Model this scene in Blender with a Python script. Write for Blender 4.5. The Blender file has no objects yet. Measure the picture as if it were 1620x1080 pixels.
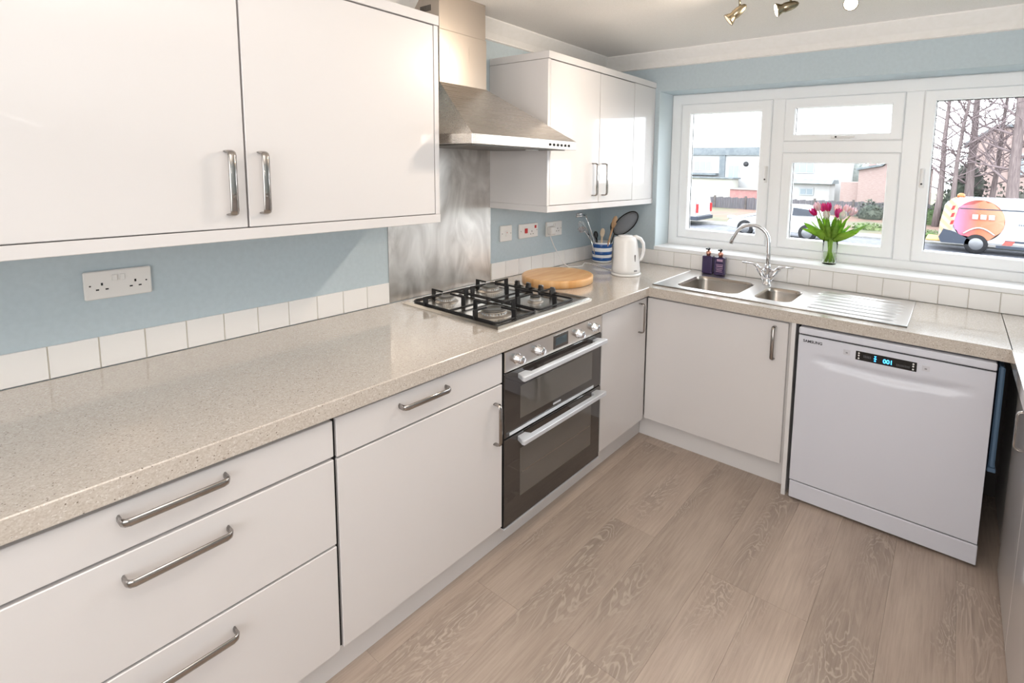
import bpy, bmesh, math, random
from mathutils import Vector, Matrix
random.seed(7)
S = bpy.context.scene
COL = S.collection
# ------------------------------------------------------------------ camera
cam_d = bpy.data.cameras.new('camera'); cam = bpy.data.objects.new('camera', cam_d); COL.objects.link(cam)
RT = Vector((0.81246831, 0.58261009, 0.02146444)); UP = Vector((-0.08213349, 0.0779328, 0.99356961)); FW = Vector((-0.5771909, 0.80900677, -0.11116973))
m = Matrix.Identity(4)
for i in range(3):
    m[i][0] = RT[i]; m[i][1] = UP[i]; m[i][2] = -FW[i]
m.translation = (2.051524, -2.997892, 1.506048)
cam.matrix_world = m
cam_d.sensor_fit = 'HORIZONTAL'; cam_d.sensor_width = 36; cam_d.lens = 809.89 / 1620 * 36
cam_d.shift_x = (810 - 935.24) / 1620; cam_d.shift_y = (356.25 - 540) / 1620
cam_d.clip_start = 0.02; cam_d.clip_end = 500
S.camera = cam
# ------------------------------------------------------------------ world + light
S.view_settings.view_transform = 'Standard'; S.view_settings.look = 'None'
S.view_settings.gamma = 1; S.view_settings.use_curve_mapping = False
S.view_settings.exposure = 0.28
w = bpy.data.worlds.new('world'); S.world = w; w.use_nodes = True
bg = w.node_tree.nodes['Background']; bg.inputs[0].default_value = (0.90, 0.95, 1.0, 1); bg.inputs[1].default_value = 6.0

def area(name, loc, target, sx, sy, power, color):
    d = bpy.data.lights.new(name, 'AREA'); d.shape = 'RECTANGLE'; d.size = sx; d.size_y = sy; d.energy = power; d.color = color
    o = bpy.data.objects.new(name, d); COL.objects.link(o); o.location = loc
    o.rotation_euler = (Vector(target) - Vector(loc)).to_track_quat('-Z', 'Y').to_euler(); return o
area('room_fill_light', (1.9, -4.55, 1.3), (2.0, -1.0, 1.2), 1.9, 1.7, 27, (1.0, 0.965, 0.945))  # unseen fill added behind the camera to brighten the far units
area('bounce_fill_light', (1.95, -2.75, 1.70), (1.9, -2.55, 2.245), 0.4, 0.4, 18, (1.0, 0.95, 0.9))  # unseen fill added to brighten the ceiling from below
area('overhead_fill_light', (1.6, -3.0, 2.2), (1.6, -3.0, 0), 0.9, 0.9, 3, (1.0, 0.93, 0.86))  # unseen overhead fill, added for brightness; no fitting hangs there
# ------------------------------------------------------------------ materials
def lin(c):
    return tuple((x / 12.92 if x <= 0.04045 else ((x + 0.055) / 1.055) ** 2.4) for x in [v / 255 for v in c]) + (1,)
def mat(name, rgb, rough=0.5, metal=0.0, coat=0.0, trans=0.0, ior=1.45, emit=0, spec=0.5):
    m = bpy.data.materials.new(name); m.use_nodes = True
    b = m.node_tree.nodes['Principled BSDF']
    b.inputs['Base Color'].default_value = lin(rgb); b.inputs['Roughness'].default_value = rough
    b.inputs['Metallic'].default_value = metal; b.inputs['Coat Weight'].default_value = coat
    b.inputs['Coat Roughness'].default_value = 0.04
    b.inputs['Transmission Weight'].default_value = trans; b.inputs['IOR'].default_value = ior
    b.inputs['Specular IOR Level'].default_value = spec
    if emit:
        b.inputs['Emission Color'].default_value = lin(rgb); b.inputs['Emission Strength'].default_value = emit
    return m
def N(m, t, **kw):
    n = m.node_tree.nodes.new(t)
    for k, v in kw.items():
        if k in n.inputs: n.inputs[k].default_value = v
        else: setattr(n, k, v)
    return n
def L(m, a, b): m.node_tree.links.new(a, b)
def coords(m, scale=(1, 1, 1), kind='Object'):
    tc = N(m, 'ShaderNodeTexCoord'); mp = N(m, 'ShaderNodeMapping'); mp.inputs['Scale'].default_value = scale
    L(m, tc.outputs[kind], mp.inputs['Vector']); return mp.outputs[0]
def ramp(m, src, stops):
    r = N(m, 'ShaderNodeValToRGB'); e = r.color_ramp.elements
    while len(e) < len(stops): e.new(0.5)
    for el, (p, c) in zip(e, stops): el.position = p; el.color = c
    L(m, src, r.inputs[0]); return r.outputs[0]
def noisy(name, c1, c2, scale, rough=0.5, stretch=(1, 1, 1), bump=0, lo=.35, hi=.65, detail=4, **kw):
    m = mat(name, c1, rough, **kw); b = m.node_tree.nodes['Principled BSDF']
    n = N(m, 'ShaderNodeTexNoise', Scale=scale, Detail=detail); L(m, coords(m, stretch), n.inputs['Vector'])
    L(m, ramp(m, n.outputs[0], [(lo, lin(c1)), (hi, lin(c2))]), b.inputs['Base Color'])
    if bump:
        bp = N(m, 'ShaderNodeBump', Strength=bump, Distance=0.002); L(m, n.outputs[0], bp.inputs['Height']); L(m, bp.outputs[0], b.inputs['Normal'])
    return m
GLOSS = mat('gloss_white_laminate', (222, 219, 219), 0.28, coat=0.8)
CARC = mat('cabinet_white', (222, 219, 217), 0.35)
DARKGAP = mat('dark_gap', (18, 18, 20), 0.8)
PLINTH = mat('plinth_white', (228, 226, 226), 0.3, coat=.2)
BLUE = noisy('pale_blue_paint', (189, 203, 210), (193, 207, 214), 60, 0.6, bump=.05)
WHITEP = noisy('white_paint', (245, 242, 238), (248, 245, 242), 40, 0.7)
CEIL = noisy('ceiling_paint', (240, 236, 231), (248, 244, 240), 260, 0.85, bump=.5)
UPVC = mat('white_upvc', (250, 251, 252), 0.3)
TILE = mat('white_glazed_tile', (244, 242, 240), 0.12, coat=.3)
GROUT = mat('grout', (218, 212, 198), 0.8)
CHROME = mat('chrome', (225, 225, 228), 0.07, metal=1)
HANDLE = mat('polished_handle', (166, 161, 157), 0.12, metal=1)  # base darkened to stand in for the dark surroundings it reflects
BLACK = mat('black_plastic', (14, 14, 15), 0.35)
IRON = mat('cast_iron', (26, 26, 28), 0.5)
GLASSBLK = mat('black_oven_glass', (56, 51, 49), 0.05, coat=1)
OVENWIN = mat('oven_window_glass', (100, 96, 91), 0.06, coat=1)
ALU = mat('satin_aluminium', (222, 226, 232), 0.3, metal=.35)
WHITEPL = mat('white_plastic', (236, 234, 232), 0.3)
KETTLE = mat('kettle_plastic', (240, 240, 240), 0.22, coat=.2)
DWM = mat('dishwasher_enamel', (216, 218, 228), 0.25, coat=.3)
GLASS = mat('window_glass', (255, 255, 255), 0.0, trans=1, ior=1.01, spec=.3)
def brushed(name, rgb, axis, rough=.28):
    m = mat(name, rgb, rough, metal=1); b = m.node_tree.nodes['Principled BSDF']
    sc = [220, 220, 220]; sc[axis] = 3
    n = N(m, 'ShaderNodeTexNoise', Scale=1.0, Detail=3); L(m, coords(m, sc), n.inputs['Vector'])
    r = N(m, 'ShaderNodeMapRange'); r.inputs[3].default_value = rough - .08; r.inputs[4].default_value = rough + .12
    L(m, n.outputs[0], r.inputs[0]); L(m, r.outputs[0], b.inputs['Roughness'])
    bp = N(m, 'ShaderNodeBump', Strength=0.015, Distance=0.001); L(m, n.outputs[0], bp.inputs['Height']); L(m, bp.outputs[0], b.inputs['Normal'])
    return m
STEEL = brushed('brushed_steel', (216, 210, 203), 1, .26)
STEELV = brushed('brushed_steel_upright', (196, 186, 176), 2, .3)
SINKM = mat('sink_steel', (216, 214, 212), .3, metal=1)
BOWLM = mat('sink_bowl_shaded_steel', (176, 168, 160), .27, metal=1)  # same steel as the deck; bowl shade is put into this darker colour
PLATEM = mat('hob_steel', (224, 220, 214), .24, metal=1)
SPLASH = brushed('splashback_steel', (190, 186, 180), 2, .38)
# smudges wiped over the splashback
b = SPLASH.node_tree.nodes['Principled BSDF']
n1 = N(SPLASH, 'ShaderNodeTexNoise', Scale=5.0, Detail=3, Distortion=1.5); L(SPLASH, coords(SPLASH, (1, 1.6, .7)), n1.inputs['Vector'])
L(SPLASH, ramp(SPLASH, n1.outputs[0], [(.3, lin((188, 183, 178))), (.7, lin((236, 233, 229)))]), b.inputs['Base Color'])
# worktop: cream quartz with fine speckle
def quartz():
    m = mat('speckled_quartz', (214, 204, 190), 0.16, coat=.8); b = m.node_tree.nodes['Principled BSDF']
    co = coords(m)
    v = N(m, 'ShaderNodeTexVoronoi', Scale=330.0); L(m, co, v.inputs['Vector'])
    base = ramp(m, v.outputs['Color'], [(0.0, lin((180, 169, 157))), (.3, lin((195, 185, 174))), (.8, lin((206, 198, 189))), (1, lin((224, 219, 213)))])
    v2 = N(m, 'ShaderNodeTexVoronoi', Scale=150.0); L(m, co, v2.inputs['Vector'])
    nz = N(m, 'ShaderNodeTexNoise', Scale=95.0, Detail=1); L(m, co, nz.inputs['Vector'])
    mk = ramp(m, v2.outputs['Distance'], [(.16, (1, 1, 1, 1)), (.24, (0, 0, 0, 1))])
    mk2 = ramp(m, nz.outputs[0], [(.54, (0, 0, 0, 1)), (.6, (1, 1, 1, 1))])
    mu = N(m, 'ShaderNodeMath', operation='MULTIPLY'); L(m, mk, mu.inputs[0]); L(m, mk2, mu.inputs[1])
    mx = N(m, 'ShaderNodeMix', data_type='RGBA'); L(m, mu.outputs[0], mx.inputs[0]); L(m, base, mx.inputs[6]); mx.inputs[7].default_value = lin((110, 96, 84))
    L(m, mx.outputs[2], b.inputs['Base Color']); return m
QUARTZ = quartz()
# floor: limed oak vinyl planks, grain along Y, tone and figure differ plank by plank
def oak():
    m = mat('limed_oak_vinyl', (172, 150, 134), 0.42); b = m.node_tree.nodes['Principled BSDF']
    oi = N(m, 'ShaderNodeObjectInfo')
    tc = N(m, 'ShaderNodeTexCoord'); ad = N(m, 'ShaderNodeVectorMath', operation='ADD')
    sc = N(m, 'ShaderNodeVectorMath', operation='SCALE'); cb = N(m, 'ShaderNodeCombineXYZ')
    L(m, oi.outputs['Random'], cb.inputs[0]); L(m, oi.outputs['Random'], cb.inputs[1]); L(m, cb.outputs[0], sc.inputs[0]); sc.inputs['Scale'].default_value = 37
    L(m, tc.outputs['Object'], ad.inputs[0]); L(m, sc.outputs[0], ad.inputs[1])
    mp = N(m, 'ShaderNodeMapping'); mp.inputs['Scale'].default_value = (1, .16, 1); L(m, ad.outputs[0], mp.inputs['Vector'])
    # fine straight grain
    g = N(m, 'ShaderNodeTexNoise', Scale=110.0, Detail=6, Roughness=.65)
    mp2 = N(m, 'ShaderNodeMapping'); mp2.inputs['Scale'].default_value = (1, .05, 1); L(m, ad.outputs[0], mp2.inputs['Vector']); L(m, mp2.outputs[0], g.inputs['Vector'])
    # cathedral figure: contour lines of a soft noise
    mp3 = N(m, 'ShaderNodeMapping'); mp3.inputs['Scale'].default_value = (1, .30, 1); L(m, ad.outputs[0], mp3.inputs['Vector'])
    f = N(m, 'ShaderNodeTexNoise', Scale=9.0, Detail=4, Roughness=.5, Distortion=.8); L(m, mp3.outputs[0], f.inputs['Vector'])
    ml = N(m, 'ShaderNodeMath', operation='MULTIPLY'); ml.inputs[1].default_value = 95; L(m, f.outputs[0], ml.inputs[0])
    sn = N(m, 'ShaderNodeMath', operation='SINE'); L(m, ml.outputs[0], sn.inputs[0])
    dist = N(m, 'ShaderNodeTexNoise', Scale=5.0, Detail=3); L(m, mp3.outputs[0], dist.inputs['Vector'])
    base = ramp(m, g.outputs[0], [(.3, lin((152, 137, 125))), (.5, lin((180, 164, 151))), (.72, lin((200, 186, 173)))])
    patch = ramp(m, dist.outputs[0], [(.3, lin((142, 128, 118))), (.5, lin((178, 161, 148))), (.7, lin((204, 187, 172)))])
    mx = N(m, 'ShaderNodeMix', data_type='RGBA'); mx.inputs[0].default_value = .5; L(m, base, mx.inputs[6]); L(m, patch, mx.inputs[7])
    rg = ramp(m, sn.outputs[0], [(.35, (0, 0, 0, 1)), (1, (1, 1, 1, 1))])
    k = ramp(m, dist.outputs[0], [(.34, (1, 1, 1, 1)), (.52, (0, 0, 0, 1))])
    mu = N(m, 'ShaderNodeMath', operation='MULTIPLY'); L(m, rg, mu.inputs[0]); L(m, k, mu.inputs[1])
    mu2 = N(m, 'ShaderNodeMath', operation='MULTIPLY'); L(m, mu.outputs[0], mu2.inputs[0]); mu2.inputs[1].default_value = .55
    mx2 = N(m, 'ShaderNodeMix', data_type='RGBA'); L(m, mu2.outputs[0], mx2.inputs[0]); L(m, mx.outputs[2], mx2.inputs[6]); mx2.inputs[7].default_value = lin((214, 200, 187))
    hs = N(m, 'ShaderNodeHueSaturation'); mr = N(m, 'ShaderNodeMapRange'); L(m, oi.outputs['Random'], mr.inputs[0]); mr.inputs[3].default_value = .90; mr.inputs[4].default_value = 1.06
    L(m, mr.outputs[0], hs.inputs['Value']); L(m, mx2.outputs[2], hs.inputs['Color']); L(m, hs.outputs[0], b.inputs['Base Color'])
    bp = N(m, 'ShaderNodeBump', Strength=0.12, Distance=0.001); L(m, g.outputs[0], bp.inputs['Height']); L(m, bp.outputs[0], b.inputs['Normal'])
    return m
OAK = oak()
BEECH = noisy('beech_wood', (216, 160, 100), (240, 202, 152), 7, 0.35, stretch=(4, .8, 0.3), lo=.3, hi=.75)
SPOON = noisy('spoon_wood', (182, 142, 104), (214, 180, 144), 20, 0.55, stretch=(1, 1, .15))

# ------------------------------------------------------------------ mesh helpers
class MB:
    def __init__(s): s.bm = bmesh.new()
    def box(s, x0, x1, y0, y1, z0, z1, bev=0.0, seg=1):
        t = bmesh.new(); bmesh.ops.create_cube(t, size=1)
        for v in t.verts: v.co = Vector(((x0 + x1) / 2 + v.co.x * abs(x1 - x0), (y0 + y1) / 2 + v.co.y * abs(y1 - y0), (z0 + z1) / 2 + v.co.z * abs(z1 - z0)))
        if bev: bmesh.ops.bevel(t, geom=t.edges[:], offset=bev, segments=seg, profile=.5, affect='EDGES')
        return s.add(t)
    def add(s, t, M=None, smooth=False):
        if M is not None: bmesh.ops.transform(t, matrix=M, verts=t.verts)
        if smooth:
            for f in t.faces: f.smooth = True
        me = bpy.data.meshes.new('tmp'); t.to_mesh(me); t.free(); s.bm.from_mesh(me); bpy.data.meshes.remove(me); return s
    def obox(s, c, size, rot, bev=0.0):
        t = bmesh.new(); bmesh.ops.create_cube(t, size=1)
        for v in t.verts: v.co = Vector((v.co.x * size[0], v.co.y * size[1], v.co.z * size[2]))
        if bev: bmesh.ops.bevel(t, geom=t.edges[:], offset=bev, segments=1, affect='EDGES')
        return s.add(t, Matrix.Translation(c) @ rot.to_4x4())
    def cyl(s, a, b, r, r2=None, n=20):
        a, b = Vector(a), Vector(b); r2 = r if r2 is None else r2
        return s.lathe([(0, 0), (r, 0), (r2, (b - a).length), (0, (b - a).length)], a, (b - a), n, sharp=True)
    def lathe(s, prof, base, axis=(0, 0, 1), n=24, sharp=False, squash=1.0):
        t = bmesh.new(); rings = []
        for r, h in prof:
            if r < 1e-6: rings.append([t.verts.new((0, 0, h))])
            else: rings.append([t.verts.new((r * math.cos(6.283185 * k / n), r * squash * math.sin(6.283185 * k / n), h)) for k in range(n)])
        for A, B in zip(rings, rings[1:]):
            if len(A) == 1 and len(B) == 1: continue
            for k in range(n):
                j = (k + 1) % n
                if len(A) == 1: f = t.faces.new((A[0], B[j], B[k]))
                elif len(B) == 1: f = t.faces.new((A[k], A[j], B[0]))
                else: f = t.faces.new((A[k], A[j], B[j], B[k]))
                f.smooth = not (len(A) == 1 or len(B) == 1) or not sharp
        q = Vector(axis).normalized().to_track_quat('Z', 'Y')
        return s.add(t, Matrix.Translation(base) @ q.to_matrix().to_4x4())
    def sweep(s, path, rad, n=8, up=None, flat=None, closed=False, square=False):
        """tube along a path; rad number or list; flat=(a,b) makes an oblong section (a along side, b along up)"""
        path = [Vector(p) for p in path]; t = bmesh.new(); rings = []; K = len(path)
        prev = Vector(up) if up else None
        for i, p in enumerate(path):
            d = (path[(i + 1) % K] - path[i - 1]) if (closed or 0 < i < K - 1) else (path[1] - path[0] if i == 0 else path[-1] - path[-2])
            d.normalize()
            if prev is None: prev = Vector((0, 0, 1)) if abs(d.z) < .9 else Vector((1, 0, 0))
            side = d.cross(prev).normalized(); u = side.cross(d).normalized(); prev = Vector(up) if up else u
            r = rad[i] if isinstance(rad, (list, tuple)) else rad
            a, b = (flat if flat else (1, 1))
            ring = []
            for k in range(n):
                th = 6.283185 * (k + .5) / n; cx, cy = math.cos(th), math.sin(th)
                if square: mm = max(abs(cx), abs(cy)); cx /= mm; cy /= mm
                ring.append(t.verts.new(p + side * cx * r * a + u * cy * r * b))
            rings.append(ring)
        prs = list(zip(rings, rings[1:])) + ([(rings[-1], rings[0])] if closed else [])
        for A, B in prs:
            for k in range(n):
                j = (k + 1) % n; f = t.faces.new((A[k], A[j], B[j], B[k])); f.smooth = not square
        if not closed:
            t.faces.new(rings[0][::-1]); t.faces.new(rings[-1])
        return s.add(t)
    def prism(s, pts, a0, a1, axis='y', bev=0.0):
        t = bmesh.new()
        def P(u, v, w): return {'y': (u, w, v), 'x': (w, u, v), 'z': (u, v, w)}[axis]
        A = [t.verts.new(P(u, v, a0)) for u, v in pts]; B = [t.verts.new(P(u, v, a1)) for u, v in pts]
        t.faces.new(A); t.faces.new(B[::-1])
        for k in range(len(pts)):
            j = (k + 1) % len(pts); t.faces.new((A[j], A[k], B[k], B[j]))
        bmesh.ops.recalc_face_normals(t, faces=t.faces)
        if bev: bmesh.ops.bevel(t, geom=t.edges[:], offset=bev, segments=1, affect='EDGES')
        return s.add(t)
    def loft(s, rings, cap=True, smooth=False):
        t = bmesh.new(); R = [[t.verts.new(p) for p in r] for r in rings]; n = len(R[0])
        for A, B in zip(R, R[1:]):
            for k in range(n):
                j = (k + 1) % n; f = t.faces.new((A[k], A[j], B[j], B[k])); f.smooth = smooth
        if cap: t.faces.new(R[0][::-1]); t.faces.new(R[-1])
        bmesh.ops.recalc_face_normals(t, faces=t.faces)
        return s.add(t)
    def ball(s, c, r, sub=2, scale=(1, 1, 1), noise=0):
        t = bmesh.new(); bmesh.ops.create_icosphere(t, subdivisions=sub, radius=r)
        for v in t.verts:
            k = 1 + random.uniform(-noise, noise)
            v.co = Vector((v.co.x * scale[0] * k, v.co.y * scale[1] * k, v.co.z * scale[2] * k))
        return s.add(t, Matrix.Translation(c), smooth=True)
def wloc(o):
    p = Vector((0, 0, 0))
    while o is not None: p += o.location; o = o.parent
    return p
def obj(name, mb, material, parent=None, label=None, kind=None):
    me = bpy.data.meshes.new(name); off = wloc(parent) if parent else Vector((0, 0, 0))
    if off.length: bmesh.ops.translate(mb.bm, vec=-off, verts=mb.bm.verts)
    mb.bm.to_mesh(me); mb.bm.free(); me.materials.append(material)
    o = bpy.data.objects.new(name, me); COL.objects.link(o)
    if parent: o.parent = parent
    if label: o['label'] = label
    if kind: o['kind'] = kind
    return o
def thing(name, label, cat, loc, group=None):
    o = bpy.data.objects.new(name, None); COL.objects.link(o); o.location = loc; o.empty_display_size = .05
    o['label'] = label; o['category'] = cat
    if group: o['group'] = group
    return o
def tag(o, label, cat, group=None):
    o['label'] = label; o['category'] = cat
    if group: o['group'] = group
    return o
def struct(name, mb, material, parent=None):
    o = obj(name, mb, material, parent)
    if not parent: o['kind'] = 'structure'
    return o
def base_origin(o):
    """move a single-mesh thing's origin to its base centre"""
    vs = [v.co for v in o.data.vertices]
    c = Vector(((min(v.x for v in vs) + max(v.x for v in vs)) / 2, (min(v.y for v in vs) + max(v.y for v in vs)) / 2, min(v.z for v in vs)))
    o.data.transform(Matrix.Translation(-c)); o.location = c; return o
def text_mesh(body, size, M, material, parent, depth=.0004, name='lettering', bold=0.0):
    cu = bpy.data.curves.new('txt', 'FONT'); cu.body = body; cu.size = size; cu.extrude = depth; cu.align_x = 'CENTER'; cu.align_y = 'CENTER'; cu.offset = bold
    to = bpy.data.objects.new('txt', cu); COL.objects.link(to)
    me = bpy.data.meshes.new_from_object(to.evaluated_get(bpy.context.evaluated_depsgraph_get()))
    bpy.data.objects.remove(to); me.name = name; me.materials.clear(); me.materials.append(material)
    me.transform(Matrix.Translation(-wloc(parent)) @ M)
    o = bpy.data.objects.new(name, me); COL.objects.link(o); o.parent = parent; return o

# ------------------------------------------------------------------ room shell
ZT, ZU = .879, .830          # worktop top / underside
H = 2.245; XR = 2.90; YN = -4.7
WX0, WX1, SILL, HEAD = .434, 2.56, .997, 2.004   # window opening
b = MB().box(-.1, XR + .1, YN - .1, .27, -.12, -.006); floor = struct('floor', b, mat('floor_base', (70, 58, 50), .8))
edges = [-.045, .155, .355, .545, .742, .948, 1.154, 1.392, 1.577, 1.757, 1.963, 2.165, 2.37]
ofs = {0: -.3, 1: -.9, 2: -.5, 3: -1.0, 4: -1.83, 5: -.02, 6: -1.83, 7: -1.28, 8: -1.28, 9: -.50, 10: -1.42, 11: -.75}
for i in range(3, len(edges) - 1):
    y = ofs[i]
    while y < 0: y += 1.22
    while y > -3.4:
        y0, y1 = max(y - 1.22, YN), min(y, 0)
        if y1 > y0 + .01:
            o = obj('plank', MB().box(edges[i] + .0002, edges[i + 1] - .0002, y0 + .0002, y1 - .0002, -.006, 0, .0005), OAK, floor)
        y -= 1.22
# rest of the floor out of view
obj('plank', MB().box(edges[-1] + .001, XR, YN, 0, -.006, 0), OAK, floor); obj('plank', MB().box(-.0, edges[3] - .001, YN, 0, -.006, 0), OAK, floor)
obj('plank', MB().box(edges[3], edges[-1], YN, -3.9, -.006, -.0005), OAK, floor)
struct('ceiling', MB().box(-.1, XR + .1, YN - .1, .27, H, H + .1), CEIL)
wl = struct('wall_left', MB().box(-.1, 0, YN - .1, .27, 0, H), BLUE)
b = MB(); b.box(0, WX0, 0, .27, 0, H); b.box(WX1, XR, 0, .27, 0, H); b.box(WX0, WX1, 0, .27, 0, SILL - .02); b.box(WX0, WX1, 0, .27, HEAD, H)
wf = struct('wall_far', b, BLUE)
struct('wall_right', MB().box(XR, XR + .1, YN - .1, .27, 0, H), BLUE)
struct('wall_near', MB().box(-.1, XR + .1, YN - .1, YN, 0, H), BLUE)
# painted reveal lining of the window (lighter sides)
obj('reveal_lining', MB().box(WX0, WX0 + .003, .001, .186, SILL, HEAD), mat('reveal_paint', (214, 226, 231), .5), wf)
# coving
def coving(pts_dir, name):
    d, hgt = .076, .092
    prof = [(0, 0), (d, 0), (d, -.006), (d * .93, -.012), (.35 * d, -hgt * .62), (.12 * d, -hgt * .9), (0.012, -hgt + .004), (0.0, -hgt)]
    b = MB()
    if pts_dir == 'left': b.prism([(u, H + v) for u, v in prof], YN, 0, 'y')
    else: b.prism([(-u, H + v) for u, v in prof], 0, XR, 'x')
    return struct(name, b, WHITEP)
coving('left', 'trim_1'); coving('far', 'trim_2')
# ------------------------------------------------------------------ tiles
TP = .1067
def tile_mb(x0, x1, y0, y1, z0, z1): return MB().box(x0, x1, y0, y1, z0, z1, .0018)
TZ = .974
obj('grout_bed', MB().box(0, .005, YN, -1.686, ZT, TZ - .001), GROUT, wl)
for k in range(28):
    y1 = -1.6856 - k * TP
    if y1 - TP < YN: break
    obj('tile', tile_mb(.0, .009, y1 - TP + .0022, y1 - .0004, ZT + .001, TZ), TILE, wl)
obj('grout_bed', MB().box(0, .005, -1.066, 0, ZT, TZ - .001), GROUT, wl)
for k in range(10):
    y0 = -1.064 + k * TP
    obj('tile', tile_mb(0, .009, y0 + .001, min(y0 + TP - .001, -.009), ZT + .001, TZ), TILE, wl)
TP2 = .1191
obj('grout_bed', MB().box(.009, WX0, -.005, 0, ZT, TZ - .001), GROUT, wf); obj('grout_bed', MB().box(WX0, XR, -.005, 0, ZT, SILL - .006), GROUT, wf)
for k in range(-5, 20):
    x0 = .5842 + k * TP2; x1 = min(x0 + TP2, XR); x0 = max(x0, .009)
    if x1 - x0 < .02: continue
    obj('tile', tile_mb(x0 + .001, x1 - .001, -.009, 0, ZT + .001, TZ), TILE, wf)
    if x1 > WX0 + .02: obj('tile', tile_mb(max(x0, WX0) + .001, x1 - .001, -.009, 0, TZ + .002, SILL - .005), TILE, wf)
# ------------------------------------------------------------------ window
win = bpy.data.objects.new('window_1', None); COL.objects.link(win); win.location = ((WX0 + WX1) / 2, .22, SILL); win['kind'] = 'structure'
struct('window_sill', MB().box(WX0 + .001, WX1, -.012, .25, SILL - .02, SILL + .004, .002), UPVC)
bpy.data.objects['window_sill'].name = 'trim_3'
def frame(name, x0, x1, z0, z1, wd, y0, y1, bev=.006, parent=win, wb=None):
    """mitred picture frame"""
    t = bmesh.new(); wb = wb or wd
    def ring(y, i, e=0):
        return [t.verts.new((a, y, c)) for a, c in ((x0 + (wd if i else 0) + (-e if i else e), z0 + (wb if i else 0) + (-e if i else e)), (x1 - (wd if i else 0) - (-e if i else e), z0 + (wb if i else 0) + (-e if i else e)),
                                                   (x1 - (wd if i else 0) - (-e if i else e), z1 - (wd if i else 0) - (-e if i else e)), (x0 + (wd if i else 0) + (-e if i else e), z1 - (wd if i else 0) - (-e if i else e)))]
    R = [ring(y1, 0), ring(y0 + bev, 0), ring(y0, 0, bev), ring(y0, 1, bev), ring(y0 + bev, 1), ring(y1, 1)]
    # inner edge: slope towards glass
    for A, B in list(zip(R, R[1:])) + [(R[-1], R[0])]:
        for k in range(4):
            j = (k + 1) % 4; t.faces.new((A[k], A[j], B[j], B[k]))
    bmesh.ops.recalc_face_normals(t, faces=t.faces)
    return obj(name, MB().add(t), UPVC, parent)
FY = .186
frame('window_frame', WX0, WX1, SILL, HEAD, .070, FY, FY + .065, wb=.054)
obj('mullion', MB().box(1.104, 1.180, FY, FY + .065, SILL + .05, HEAD - .065, .005), UPVC, win)
obj('mullion', MB().box(1.788, 1.874, FY, FY + .065, SILL + .05, HEAD - .065, .005), UPVC, win)
obj('transom', MB().box(1.176, 1.792, FY, FY + .065, 1.620, 1.690, .005), UPVC, win)
def sash(x0, x1, z0, z1, gx0, gx1, gz0, gz1):
    s = frame('sash', x0, x1, z0, z1, ((gx0 - x0) + (x1 - gx1)) / 2, FY - .012, FY + .05, bev=.005, wb=gz0 - z0)
    obj('pane', MB().box(gx0 - .004, gx1 + .004, FY + .02, FY + .024, gz0 - .004, gz1 + .004), GLASS, s)
    g = MB(); e = .003   # dark gasket round the glass
    g.box(gx0, gx0 + e, FY + .012, FY + .02, gz0, gz1); g.box(gx1 - e, gx1, FY + .012, FY + .02, gz0, gz1); g.box(gx0, gx1, FY + .012, FY + .02, gz1 - e, gz1)
    obj('gasket', g, BLACK, s); return s
sash(.512, 1.104, SILL + .056, 1.937, .585, 1.050, 1.111, 1.884)
sash(1.180, 1.788, SILL + .056, 1.620, 1.241, 1.733, 1.111, 1.569)
sash(1.180, 1.788, 1.690, 1.937, 1.241, 1.733, 1.727, 1.884)
sash(1.874, 2.488, SILL + .056, 1.937, 1.927, 2.436, 1.111, 1.884)
def whandle(x, z, horiz=False):
    h = MB()
    if horiz: h.box(x - .05, x + .05, FY - .022, FY - .012, z - .009, z + .009, .003); h.box(x - .045, x + .075, FY - .034, FY - .022, z - .006, z + .006, .003)
    else: h.box(x - .011, x + .011, FY - .022, FY - .012, z - .05, z + .05, .003); h.box(x - .008, x + .008, FY - .036, FY - .022, z - .045, z + .05, .004)
    o = obj('handle', h, WHITEPL, win)
    obj('lock_button', MB().cyl((x - (.02 if horiz else .0), FY - .038, z - (0 if horiz else .03)), (x - (.02 if horiz else 0), FY - .03, z - (0 if horiz else .03)), .005, n=10), BLACK, o)
whandle(1.090, 1.49); whandle(1.893, 1.49); whandle(1.49, 1.708, True)

# ------------------------------------------------------------------ worktop (one continuous U shape, sink cut out)
SX0, SX1, SY0, SY1 = .735, 1.925, -.560, -.045   # sink outer rim
DL, DW, WR = .7503, .6271, 2.2581
b = MB()
b.box(0.0095, DL, YN + .9, -.0095, ZU, ZT, .0025)
def slab(x0, x1, y0, y1): b.box(x0, x1, y0, y1, ZU, ZT, .0)
sx0, sx1, sy0, sy1 = .80, 1.50, -.53, -.13
slab(DL - .003, sx0, -DW, -.0095); slab(sx0, sx1, -DW, sy0); slab(sx0, sx1, sy1, -.0095); slab(sx1, WR + .003, -DW, -.0095)
b.box(WR, XR - .003, YN + .9, -.0095, ZU, ZT, .0)
wt = obj('worktop', b, QUARTZ); tag(wt, 'cream speckled quartz worktop running round three sides of the kitchen', 'worktop')

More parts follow.
